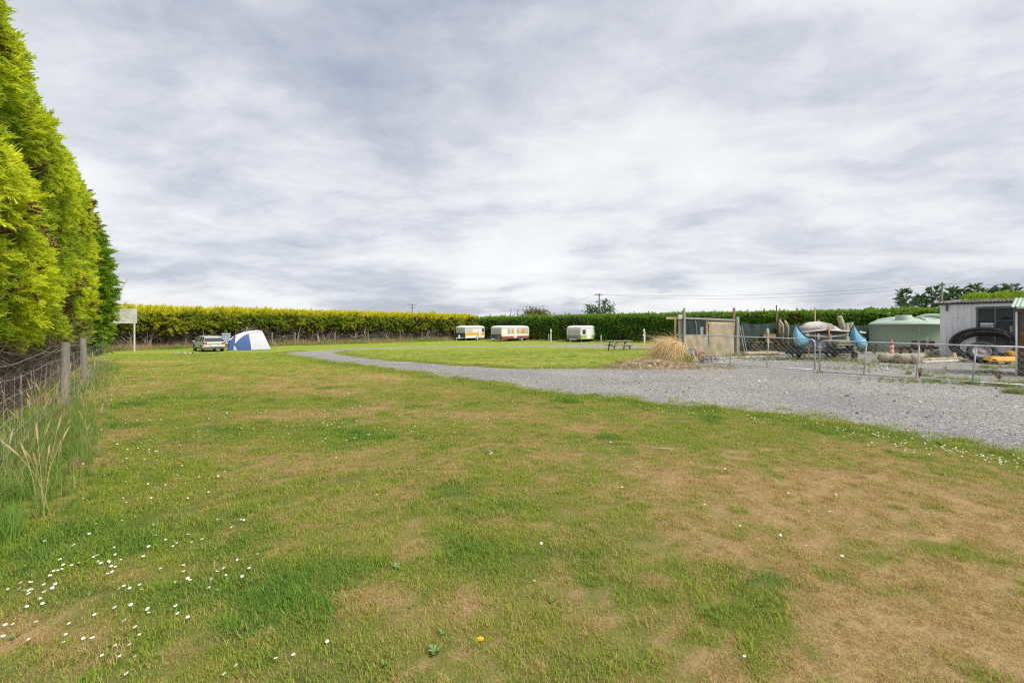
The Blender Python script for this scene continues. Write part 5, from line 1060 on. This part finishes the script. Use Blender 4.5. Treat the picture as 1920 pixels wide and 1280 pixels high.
    for x, w_, h_, y in ((-.62, .55, .42, .7), (.02, .62, .38, .75)):
        bxm = MB().box((m.x + x, m.y + y, .78), (w_, .5, h_)).build('storage_box', M('grey_box', (.30, .30, .32), .7, .2, 4, 0, 0, (.18, .17, .17), .4), bevel=.03); bxm.location = o; tag(bxm, 'grey box under the trampoline, ' + ('left' if x < -.3 else 'right') + ' one of two', 'box', 'grey boxes under the catamaran')
catamaran()
# ------------------------------------------------------------------ things lying about the yard
def loose(name, lab, cat, mb, mat, loc, smooth=True, wob=0, rz=0, group=None):
    o = mb.build(name, mat, None, smooth); o.location = loc; o.rotation_euler.z = rz
    if wob: wobble(o, wob, 3, int(loc[0] * 7))
    return tag(o, lab, cat, group)
def logmesh(L, r0, r1, bend=.05, seed=0, n=10, k=9):
    r = random.Random(seed); return MB().tube([(L * (i / k - .5), bend * math.sin(3 * i / k + seed), min(r0, r1) * .95 + .25 * abs(bend) * math.sin(2.2 * i / k)) for i in range(k + 1)], [r0 + (r1 - r0) * i / k + r.gauss(0, .004) for i in range(k + 1)], n)
def along(p, q): d = G(*q) - G(*p); return (G(*p) + G(*q)) / 2, d.length, math.atan2(d.y, d.x)
GL = 'logs and poles lying in the yard'
for p, q, r0, r1, bd, mat, lab in (((1396, 667.5), (1455, 666), .13, .10, .12, LOGWOOD, 'long brown log lying behind the left gate'), ((1458, 666.5), (1512, 666), .09, .07, .08, GREYWOOD, 'grey log lying left of the catamaran trailer'), ((1352, 673.5), (1428, 669.5), .045, .03, .10, DRIFT, 'thin pale branch on the gravel behind the left gate'),
    ((1425, 671), (1500, 668), .04, .025, .15, LOGWOOD, 'thin crooked branch in front of the two logs'), ((1716, 675), (1762, 664), .16, .13, .03, LOGWOOD, 'short thick log lying at an angle in front of the shed corner'), ((1724, 679), (1800, 675.5), .10, .08, .06, LOGWOOD, 'long pale log lying flat behind the right gate'), ((1727, 681), (1812, 678.5), .06, .05, .03, DRIFT, 'thin pale pole lying just in front of the long log'), ((1795, 676), (1870, 678.5), .06, .05, .05, LOGWOOD, 'pole lying below the big tyre')):
    c, L, rz = along(p, q); loose('log', lab, 'log', logmesh(L, r0, r1, bd, int(p[0])), mat, c, True, .012, rz, GL)
def rolls():
    c = G(1668, 680); L = 37 * c.y / F; th = thing('geotextile_roll', 'fat tan rolled matting lying behind the right gate', 'roll', c, R(-12)); mat = M('tan_matting', (.36, .315, .235), .95, .25, 5, .5, 0, (.26, .22, .16), .4)
    wobble(MB().lathe([(.001, -L / 2), (.12, -L / 2 + .005), (.20, -L / 2 + .06), (.21, -L * .2), (.205, L * .2), (.2, L / 2 - .05), (.001, L / 2)], 18, (0, 0, .205), Matrix.Rotation(R(90), 3, 'Y')).build('matting', mat, th, True), .025, 4, 1)
    for x in (-.2, .22): MB().lathe([(.206, -.015), (.219, 0), (.206, .015)], 20, (x, 0, .205), Matrix.Rotation(R(90), 3, 'Y')).build('tie', M('tie_cord', (.2, .17, .12), .9), th)
    c = G(1697, 682); th = thing('stuffed_sack', 'bulging tan sack lying against the rolled matting', 'sack', c, R(-20)); wobble(MB().lathe([(.001, -.42), (.13, -.40), (.22, -.25), (.225, 0), (.21, .2), (.23, .3), (.16, .42), (.001, .45)], 18, (0, 0, .22), Matrix.Rotation(R(90), 3, 'Y')).build('sack', mat, th, True), .05, 4, 5); wobble(MB().lathe([(.001, -.2), (.12, -.16), (.19, 0), (.13, .16), (.001, .2)], 14, (.30, -.12, .20)).build('bulge', mat, th, True), .03, 5, 2)
rolls()
def bollard():
    c = G(1675, 673); h = .92; th = thing('traffic_bollard', 'orange plastic traffic bollard with pale bands behind the rolled matting', 'bollard', (c.x, c.y + .1, c.z)); og = M('safety_orange', (.68, .10, .03), .5, .12, 4); wt = paint('reflective_band', (.62, .60, .58))
    MB().lathe([(.22, 0), (.22, .05), (.12, .07), (.085, .10), (.075, h - .14), (.05, h - .10), (.05, h - .05), (.03, h), (.001, h)], 20).build('body', og, th, True)
    for z in (.32, .55): MB().lathe([(.083, z), (.086, z + .005), (.084, z + .11), (.08, z + .115)], 20).build('band', wt, th, True)
    MB().lathe([(.076, .72), (.08, .725), (.078, .77), (.074, .775)], 20).build('band', BLACKPL, th, True)
bollard()
def rusty_frame():
    c, L, rz = along((1683, 668), (1775, 665.5)); th = thing('rusty_frame', 'rusty low steel frame with upright brackets in front of the tank', 'frame', c, rz); L = 2.5
    for y in (0, .55): MB().box((0, y, .42), (L, .07, .12)).build('rail', RUST, th)
    for x in (-1.1, -.35, .4, 1.1): MB().box((x, .27, .36), (.09, .6, .07)).build('crossmember', RUST, th)
    for x, h, ln in ((-.72, .35, .12), (-.02, .33, .10), (.62, .30, .15)): MB().beam((x, 0, .46), (x + ln, .02, .46 + h), .10, .22, (0, 1, 0)).build('bracket', M('dark_rust', (.12, .065, .045), .9, .4, 6), th)
    for x in (-.9, .8):
        for y in (.05, .5): MB().box((x, y, .15), (.10, .10, .32)).build('leg', RUST, th)
    MB().beam((.15, -.1, .46), (.28, -.05, 1.0), .04, .03).build('steel_bar', STEEL, th); MB().tube([(.95, .2, .5), (.9, .2, .95)], .025, 6).build('steel_bar', STEEL, th)
rusty_frame()
SHX = lambda x, out, z=0: on((SA + UD * x - UN * -out).x, (SA + UD * x + UN * out).y, z)
def coil():
    p = SA + UD * 1.80 + UN * .6; b = on(p.x, p.y); th = thing('pipe_coil', 'big coil of thick black plastic pipe leaning against the shed', 'pipe coil', b, math.atan2(UD.y, UD.x)); r = random.Random(8); tilt = Matrix.Rotation(R(-14), 3, 'X')
    for k in range(5):
        pts = []; ra, rb = 1.22 - .05 * k + r.uniform(-.03, .03), .74 - .04 * k + r.uniform(-.05, .05); dx, dy = r.uniform(-.08, .08), -.10 + .085 * k
        for i in range(49): a = 2 * math.pi * i / 48; v = tilt @ Vector((dx + ra * math.cos(a), dy + .05 * math.sin(2 * a + k), rb * math.sin(a) + .72)); pts.append(Vector((v.x, v.y, max(.07, v.z))))
        MB().tube(pts, .075, 8, False).build('turn', BLACKPL, th, True)
    for a in (.9, 2.2): v = tilt @ Vector((1.15 * math.cos(a), .06, .66 * math.sin(a) + .72)); MB().lathe([(.20, -.02), (.22, 0), (.20, .02)], 14, v, Matrix.Rotation(a, 3, 'Y') @ Matrix.Rotation(0, 3, 'X')).build('tie', M('tie_cord', (.2, .17, .12), .9), th)
coil()
def big_wheel():
    c = G(1841, 680); th = thing('truck_wheel', 'big truck wheel with a pale rim leaning in the yard before the shed', 'wheel', (c.x, c.y, c.z)); ax = Vector((-.55, -.60, .62)).normalized(); rad = .52; z = rad * math.sqrt(1 - ax.z ** 2) + .13 * ax.z
    wheel(th, (0, 0, z - .04), rad, .27, ax, M('dusty_rim', (.27, .26, .255), .6, .25, 6, 0, 0, (.22, .15, .11), .35), 'tyre'); MB().tube([(.15, .25, 0), (.3, .45, .3)], .09, 8).build('chock', RUBBER, th)
big_wheel()
def mower():
    c = G(1889, 684); th = thing('mower_deck', 'yellow mower deck half hidden in weeds by the lean-to', 'mower', (c.x + .02, c.y + .25, c.z), R(-14)); yl = M('mower_yellow', (.72, .36, .015), .5, .12, 4, 0, 0, (.35, .2, .05), .12)
    MB().add([(-.55, -.3, .16), (.5, -.3, .16), (.5, .3, .16), (-.55, .3, .16), (-.42, -.22, .33), (.5, -.22, .36), (.5, .22, .36), (-.42, .22, .33)], [(0, 1, 5, 4), (1, 2, 6, 5), (2, 3, 7, 6), (3, 0, 4, 7), (4, 5, 6, 7), (0, 3, 2, 1)]).build('deck', yl, th, bevel=.03)
    MB().box((-.05, -.34, .16), (1.2, .10, .05)).build('deck_skirt', yl, th, bevel=.01); MB().box((.32, 0, .46), (.32, .4, .2)).build('engine_cover', yl, th, bevel=.05); MB().box((.05, .02, .42), (.2, .3, .14)).build('engine', BLACKPL, th, bevel=.03)
    for x, y in ((-.45, -.34), (.42, -.36), (-.45, .34), (.42, .34)): wheel(th, (x, y, .12), .12, .07, (0, 1, 0), BLACKPL)
    MB().tube([(.40, -.2, .3), (.62, -.2, .75), (.75, -.2, .95), (.75, .2, .95), (.62, .2, .75), (.40, .2, .3)], .014, 6).build('handle', BLACKPL, th)
mower()
def small_junk():
    c = G(1292, 674); t = loose('barrel', 'dark grey plastic barrel on its side behind the left gate', 'barrel', MB().lathe([(.001, -.3), (.22, -.3), (.25, -.2), (.25, .2), (.22, .3), (.18, .3), (.17, .2), (.001, .2)], 24, (0, 0, .25), Matrix.Rotation(R(75), 3, 'Y')), M('slate_plastic', (.085, .085, .095), .7, .25, 5), c, True, 0, .4)
    c = G(1318, 679); pts = [(0.02 + .19 * math.cos(a), .02 * math.sin(a), .235 + .20 * math.sin(a)) for a in [R(60 + 240 * i / 12) for i in range(13)]]; loose('clay_pipe_bend', 'curved terracotta pipe bend standing beside the grey barrel', 'pipe bend', MB().tube(pts, [.055] * 13, 10), M('terracotta', (.36, .13, .08), .85, .25, 6), c)
    c = G(1338, 679); th = thing('cable_heap', 'tangled heap of pale rags and cable beside the terracotta bend', 'heap', c); r = random.Random(12); ms = (M('rag_white', (.55, .55, .57), .9, .2, 6), M('rag_blue', (.20, .24, .32), .9, .2, 6), M('rag_brown', (.26, .15, .11), .9, .3, 6))
    for i in range(9):
        x, y = r.gauss(0, .2), r.gauss(0, .1); wobble(MB().tube([(x + .3 * q * math.cos(i) - .2, y + .12 * math.sin(q * 3 + i), .06 + .08 * math.sin(3.1 * q) + .03 * (i % 3)) for q in [j / 8 for j in range(9)]], [.05 - .02 * abs(j / 4 - 1) for j in range(9)], 7).build('rag' if i % 2 else 'cable_loop', ms[i % 3], th, True), .02, 6, i)
    c = G(1305, 676); loose('plank_offcut', 'short pale plank leaning between the barrel and the terracotta bend', 'plank', MB().beam((0, 0, 0), (-.12, .12, .46), .09, .025), NEWWOOD, c, False)
    p = SA + UD * .75 + UN * .35; loose('white_sheet_panel', 'white panel leaning on the shed left of the pipe coil', 'panel', MB().add([(-.35, 0, 0), (.30, .05, 0), (.25, .28, .42), (-.05, .28, .45), (-.35, .02, .0), (.30, .07, .0), (.25, .30, .42), (-.05, .30, .45)], [(0, 1, 2, 3), (4, 7, 6, 5), (0, 4, 5, 1), (1, 5, 6, 2), (2, 6, 7, 3), (3, 7, 4, 0)]), paint('panel_white', (.62, .64, .66)), on(p.x, p.y), False, 0, math.atan2(UD.y, UD.x))
    c = G(1787, 676); loose('wood_block', 'chopped pale wood block below the left end of the pipe coil', 'wood block', MB().tube([(0, 0, 0), (.01, 0, .2), (0, .02, .36)], [.14, .13, .11], 9), NEWWOOD, c, False, .03)
    b = ray(1531, 611, 28.5); b = on(b.x, b.y); th = thing('driftwood_log', 'huge bleached driftwood trunk lying behind the catamaran', 'driftwood', b); wobble(MB().tube([(-.95, 0, 1.35), (-.4, .1, 1.55), (.2, .1, 1.58), (.8, .0, 1.50), (1.5, .1, 1.25)], [.22, .30, .30, .25, .13], 16).build('trunk', DRIFT, th, True), .07, 2.5, 3)
    for x in (-.6, .75): MB().tube([(x, 0, -.05), (x + .03, .05, 1.35)], .12, 9).build('log_bearer', GREYWOOD, th)
    b = ray(1584, 611, 29.0); b = on(b.x, b.y); loose('leaning_post', 'mossy round post leaning left behind the right hull', 'post', MB().tube([(.35, 0, -.1), (0.0, 0, 1.2), (-.32, 0, 2.12), (-.34, 0, 2.2)], [.19, .17, .155, .10], 14), M('mossy_wood', (.30, .30, .19), .9, .3, 5, .4), b, True, .01)
    for px, tp, lab in ((1589, 605, 'pale square post just right of the leaning post, left of its twin'), (1597, 604, 'pale square post just right of the leaning post, right of its twin')):
        b = ray(px, HY, 28.0); b = on(b.x, b.y); h = CH + (HY - tp) / F * 28 - b.z; loose('square_post', lab, 'post', MB().box((0, 0, h / 2), (.14, .14, h)), M('pale_green_wood', (.42, .40, .29), .9, .25, 4), b, False, 0, 0, 'twin posts behind the catamaran')
    b = ray(1578, 611, 25.2); b = on(b.x, b.y); th = thing('pallet_stack', 'stack of mossy pallets behind the catamaran trailer', 'pallets', b, .2); mw = M('mossy_wood', (.30, .30, .19), .9, .3, 5, .4)
    for k in range(6):
        for j in range(4): MB().box((-.55 + .3 * j + .02 * (k % 2), 0, .08 + .155 * k), (.22, .9, .022)).build('slat', mw, th)
        for y in (-.38, 0, .38): MB().box((-.1, y, .02 + .155 * k), (1.15, .09, .095)).build('bearer', mw, th)
    # clutter in front of the shade cloth
    for px, D, z, s, col, lab in ((1417, 29.0, .30, (.7, .5, .5), (.05, .05, .055), 'dark bin half hidden in weeds behind the left gate'), (1441, 29.4, 1.0, (.75, .3, .22), (.36, .20, .06), 'orange-brown crate on the shelf behind the left gate'), (1430, 29.2, .62, (1.1, .35, .06), (.33, .18, .11), 'rusty brown board lying on the clutter behind the left gate')):
        b = ray(px, HY, D); b = on(b.x, b.y); loose('yard_clutter', lab, 'clutter', MB().box((0, 0, z), s), M('clutter_%d' % px, col, .8, .35, 4), b, False, .03)
    b = ray(1439, 618, 29.0); b = on(b.x, b.y); loose('garden_ornament', 'pale stone ornament standing behind the left gate', 'ornament', MB().lathe([(.07, 0), (.07, .7), (.05, .8), (.06, 1.0), (.09, 1.15), (.10, 1.25), (.06, 1.3), (.08, 1.4), (.001, 1.47)], 12), M('pale_stone', (.42, .42, .38), .9, .25, 6), b, True, .01)
    for k, (px, lab) in enumerate(((1466, 'pale curled driftwood piece hung left of its twin by the left hull'), (1475, 'pale curled driftwood piece hung right of its twin by the left hull'))):
        b = ray(px, HY, 29.6); b = on(b.x, b.y); loose('driftwood_piece', lab, 'driftwood', MB().tube([(-.12, 0, 1.95), (0, 0, 1.75), (.1, .02, 1.5), (.06, 0, .1)], [.04, .075, .055, .03], 9), M('blond_wood', (.50, .40, .27), .85, .25, 5), b, True, .04, 0, 'driftwood pieces by the left hull')
small_junk()
# ------------------------------------------------------------------ tussock, mound, weeds
def tussock():
    root = G(1252, 684); th = thing('dry_tussock', 'big dead straw coloured tussock slumped to the left on a mound', 'tussock', root); r = random.Random(21); k = root.y / F; mb = MB(); A = []
    def bl(mbx, p0, d, ln, droop, wd, seg=6):
        q = Vector(p0); d = Vector(d).normalized(); s = d.cross(Vector((r.gauss(0, 1), r.gauss(0, 1), r.gauss(0, 1)))).normalized(); V = []
        for i in range(seg + 1):
            f = i / seg; ww = wd * (1 - .85 * f); V += [q - s * ww, q + s * ww]; d = (d + Vector((0, 0, -droop / seg))).normalized(); q = q + d * ln / seg
            if q.z < .03: q.z = .03 + r.random() * .03
        mbx.add(V, [(2 * i, 2 * i + 1, 2 * i + 3, 2 * i + 2) for i in range(seg)])
    c = Vector((.30, .0, .78))
    for i in range(2600):
        a = r.gauss(math.pi + .25, .6); el = r.uniform(-.15, .95) * (1 if r.random() < .8 else .4); d = (math.cos(a) * math.cos(el), math.sin(a) * math.cos(el) - .25 * r.random(), math.sin(el)); f = r.random(); p = c + Vector((r.gauss(-.12, .16), r.gauss(0, .28), r.gauss(-.05, .14)))
        bl(mb, p, d, r.uniform(.75, 1.45), r.uniform(1.0, 2.3), r.uniform(.003, .006))
    for i in range(170): bl(mb, c + Vector((r.gauss(0, .15), r.gauss(-.15, .2), r.gauss(-.1, .15))), (r.gauss(-.3, .5), -.8, r.uniform(-.3, .6)), r.uniform(.5, 1.0), r.uniform(1.2, 2.4), r.uniform(.003, .006))
    for i in range(260): bl(mb, c + Vector((r.gauss(.1, .1), r.gauss(0, .2), r.gauss(-.05, .1))), (.8, r.gauss(-.2, .5), r.uniform(-.4, .5)), r.uniform(.5, .9), r.uniform(1.4, 2.4), .004)
    for i in range(60): bl(mb, c, (r.gauss(-.3, .5), r.gauss(0, .3), 1), r.uniform(.45, .75), .5, .003)
    tag(mb.build('dead_blades', M('straw', (.70, .51, .26), .8, .3, 14, 0, 0, (.48, .32, .15), .25), th, fix=False), kind='stuff')
    g = MB()
    for i in range(420): p = Vector((.56 + r.gauss(0, .16), -.42 + r.gauss(0, .12), .14)); bl(g, p, (r.gauss(0, .45), r.gauss(-.2, .4), 1), r.uniform(.28, .55), r.uniform(.3, 1.2), .005, 4)
    tag(g.build('green_tuft', M('tuft_green', (.30, .33, .045), .7, .35, 14), th, fix=False), kind='stuff')
    wobble(MB().lathe([(.001, 0), (.42, .02), (.46, .2), (.36, .55), (.2, .8), (.001, .86)], 18, (.30, .02, -.02)).build('root_ball', M('root_soil', (.14, .085, .065), .95, .5, 7, .8), th, True), .09, 4, 2)
tussock()
def mound():
    c = G(1225, 688); n = 40; V = []
    for i in range(n + 1):
        for j in range(n + 1):
            x, y = -2.1 + 3.9 * i / n, -.75 + 1.9 * j / n; q = (x / (2.0 if x < 0 else 1.7)) ** 2 + ((y - .1) / .85) ** 2; h = max(0, 1 - q) ** .8 * .30; h = h * (1 + .8 * (float(fbm(x * 3, y * 3, 4)) - .5)) - (.04 if q > .97 else 0); V.append((x, y, h + gzs(c.x + x, c.y + y) - c.z))
    o = MB().add(V, [(i * (n + 1) + j, (i + 1) * (n + 1) + j, (i + 1) * (n + 1) + j + 1, i * (n + 1) + j + 1) for i in range(n) for j in range(n)]).build('soil_mound', M('mulch', (.33, .255, .17), .95, .45, 9, .9, 0, (.17, .13, .095), .4), None, True); o.location = c; tag(o, 'low mound of soil and bark under the dead tussock', 'mound', kind='structure')
    m = 420; r = np.random.default_rng(9); x = r.normal(.05, 1.0, m); y = -np.abs(r.normal(.1, .42, m)) + .15; x[:200] = r.uniform(-2.2, 2.0, 200)
    q = (x / np.where(x < 0, 2.0, 1.7)) ** 2 + ((y - .1) / .85) ** 2; z = np.maximum(0, 1 - q) ** .8 * .26 + .01
    tag(scatter('mound_stones', np.stack([c.x + x, c.y + y, gz(c.x + x, c.y + y) + z], 1), r.uniform(0, 6.28, (m, 3)), .03 + .11 * r.random(m) ** 3, pebs, {'tone': np.where(r.random(m) < .5, 1., r.random(m))}), 'pale stones and chips scattered over the mound and the gravel below it', 'stones', kind='stuff')
    m = 900; x = r.normal(-.1, 1.3, m); y = r.normal(-.25, .5, m); q = (x / np.where(x < 0, 2.0, 1.7)) ** 2 + ((y - .1) / .85) ** 2; z = np.maximum(0, 1 - q) ** .8 * .28
    tag(scatter('mound_litter', np.stack([c.x + x, c.y + y, gz(c.x + x, c.y + y) + z], 1), np.stack([r.uniform(.9, 1.6, m), r.normal(0, .3, m), r.uniform(0, 6.28, m)], 1), r.uniform(.25, .6, m), long_c, {'tone': np.zeros(m)}), 'dry straw and bark litter around the dead tussock', 'litter', kind='stuff')
mound()
def yard_weeds():
    spots = [(1703, 702, .1, 12), (1735, 706, .15, 16), (1752, 702, .2, 8), (1790, 712, .4, 26), (1820, 720, .35, 26), (1700, 716, .6, 30), (1760, 718, .5, 30), (1850, 690, .3, 24), (1860, 700, .3, 24), (1880, 725, .35, 50), (1905, 738, .25, 46), (1915, 722, .3, 40), (1895, 690, .5, 30), (1800, 674, .5, 30), (1750, 672, .5, 26), (1400, 673, 1.0, 24), (1345, 672, .8, 30), (1380, 668, .8, 30), (1480, 668, 1.0, 30), (1420, 662, 1.4, 80), (1470, 662, 1.2, 70), (1530, 676, 1.0, 40), (1570, 677, 1.0, 40), (1610, 683, .8, 24), (1650, 688, .8, 20), (1530, 700, .15, 6), (1590, 694, .6, 10), (1680, 690, .8, 18)]
    X = []; S = []; T = []
    for px, py, sp, n in spots:
        c = G(px, py)
        for i in range(n): X.append((c.x + RNG.normal(0, sp * .6), c.y + RNG.normal(0, sp * .6))); S.append(RNG.uniform(.25, .75) * (1.1 if py < 680 else .8)); T.append(np.clip(RNG.normal(.62, .25), 0, 1))
    X = np.array(X); n = len(X)
    tag(scatter('yard_weeds', np.column_stack([X, gz(X[:, 0], X[:, 1]) + .01]), np.stack([RNG.normal(0, .15, n), RNG.normal(0, .15, n), RNG.uniform(0, 6.28, n)], 1), S, long_c, {'tone': np.array(T)}), 'straggly yellow-green weeds growing through the yard gravel', 'weeds', kind='stuff')
    R_ = M('dock_red', (.20, .07, .035), .85, .3, 9)
    for px, py, lab in ((1874, 716, 'rust-red dried dock plant at the right end of the gate'), (1724, 709, 'thin rust-red dock plant by the middle upright of the right gate')):
        b = G(px, py); th = thing('dock_plant', lab, 'weed', b, group='rust-red dock plants'); r = random.Random(px)
        for i in range(5):
            d = Vector((r.gauss(0, .18), r.gauss(0, .18), 1)); h = r.uniform(.22, .4); mb = MB(); mb.tube([(0, 0, 0), d * h * .5, d * h], [.006, .005, .003], 5)
            for j in range(26): p = d * h * r.uniform(.35, 1); q = Vector((r.gauss(0, 1), r.gauss(0, 1), r.gauss(0, .6))).normalized() * .035; mb.add([p, p + q + Vector((0, 0, .012)), p + q * 1.2 - Vector((0, 0, .01))], [(0, 1, 2)])
            mb.build('stalk', R_, th, fix=False)
    m = 14; r = np.random.default_rng(2); b = G(1072, 753); x = r.normal(0, .07, m); y = r.normal(0, .05, m)
    tag(scatter('verge_tuft', np.stack([b.x + x, b.y + y, gz(b.x + x, b.y + y)], 1), np.stack([r.normal(0, .2, m), r.normal(0, .2, m), r.uniform(0, 6, m)], 1), r.uniform(1.5, 2.8, m), turf, {'dry': np.zeros(m), 'lush': r.uniform(.5, 1, m)}), 'dark green tuft of longer grass on the edge of the gravel', 'grass', kind='stuff')
    b = G(918, 853); tag(loose('dead_stick', 'short curled grey stick lying on the lawn', 'stick', MB().tube([(-.05, .06, .03), (.0, .02, .045), (.03, -.03, .035), (.0, -.07, .03)], [.006, .010, .009, .004], 7), DRIFT, b), None)
    b = G(1238, 846); loose('dead_twig', 'straight pale twig lying on the dry lawn', 'twig', MB().tube([(-.17, .02, .04), (0, 0, .045), (.17, -.01, .035)], [.004, .005, .003], 6), DRIFT, b)
yard_weeds()

def back_scrub():
    """low weedy scrub growing through the clutter at the foot of the shade cloth"""
    r = np.random.default_rng(14); P = []; n = 0
    for px, D, wd, h, k in ((1400, 29.0, .9, .55, 90), (1432, 29.0, 1.0, .5, 90), (1470, 29.6, .8, .9, 110), (1492, 29.8, .5, .8, 60), (1350, 28.6, .8, .25, 50), (1545, 26.5, 1.2, .3, 50), (1620, 27.5, .8, .35, 40), (1300, 27.2, .7, .3, 40)):
        c = ray(px, HY, D); P.append(np.stack([c.x + r.normal(0, wd * .5, k), c.y + r.normal(0, .25, k), gzs(c.x, c.y) + np.abs(r.normal(0, h * .6, k)) + .03], 1))
    P = np.concatenate(P); n = len(P)
    tag(scatter('scrub', P, eul(r.uniform(-3.1, 3.1, n), r.uniform(.2, 1.4, n), r.uniform(-1, 1, n)), r.uniform(.2, .45, n), olive_spray, {'tone': np.clip(r.normal(.15, .2, n), 0, 1), 'dead': (r.random(n) < .3) * 1.}), 'low weedy scrub at the foot of the shade cloth', 'scrub', kind='stuff')
back_scrub()

def yard_rubble():
    """chips, bark and pale stones swept along the gate line"""
    r = np.random.default_rng(44); X = []
    for px, py, sp, n in ((1300, 682, .8, 60), (1360, 680, 1.0, 70), (1420, 678, 1.2, 90), (1480, 680, 1.2, 90), (1540, 684, 1.0, 70), (1600, 690, 1.2, 70), (1660, 694, 1.0, 60), (1760, 695, 1.2, 60), (1850, 702, .8, 40), (1650, 745, 2.0, 30), (1450, 720, 2.5, 40), (1250, 700, 1.5, 50)):
        c = G(px, py); X.append(np.stack([c.x + r.normal(0, sp * .6, n), c.y + r.normal(0, sp * .5, n)], 1))
    X = np.concatenate(X); n = len(X); sz = .02 + .075 * r.random(n) ** 3
    tag(scatter('yard_rubble', np.column_stack([X, gz(X[:, 0], X[:, 1]) + .014 + sz * .1]), r.uniform(0, 6.28, (n, 3)) * (.2, .2, 1), sz, pebs, {'tone': np.where(r.random(n) < .4, 1., r.random(n))}), 'pale stones and chips strewn along the gates', 'stones', kind='stuff')
yard_rubble()
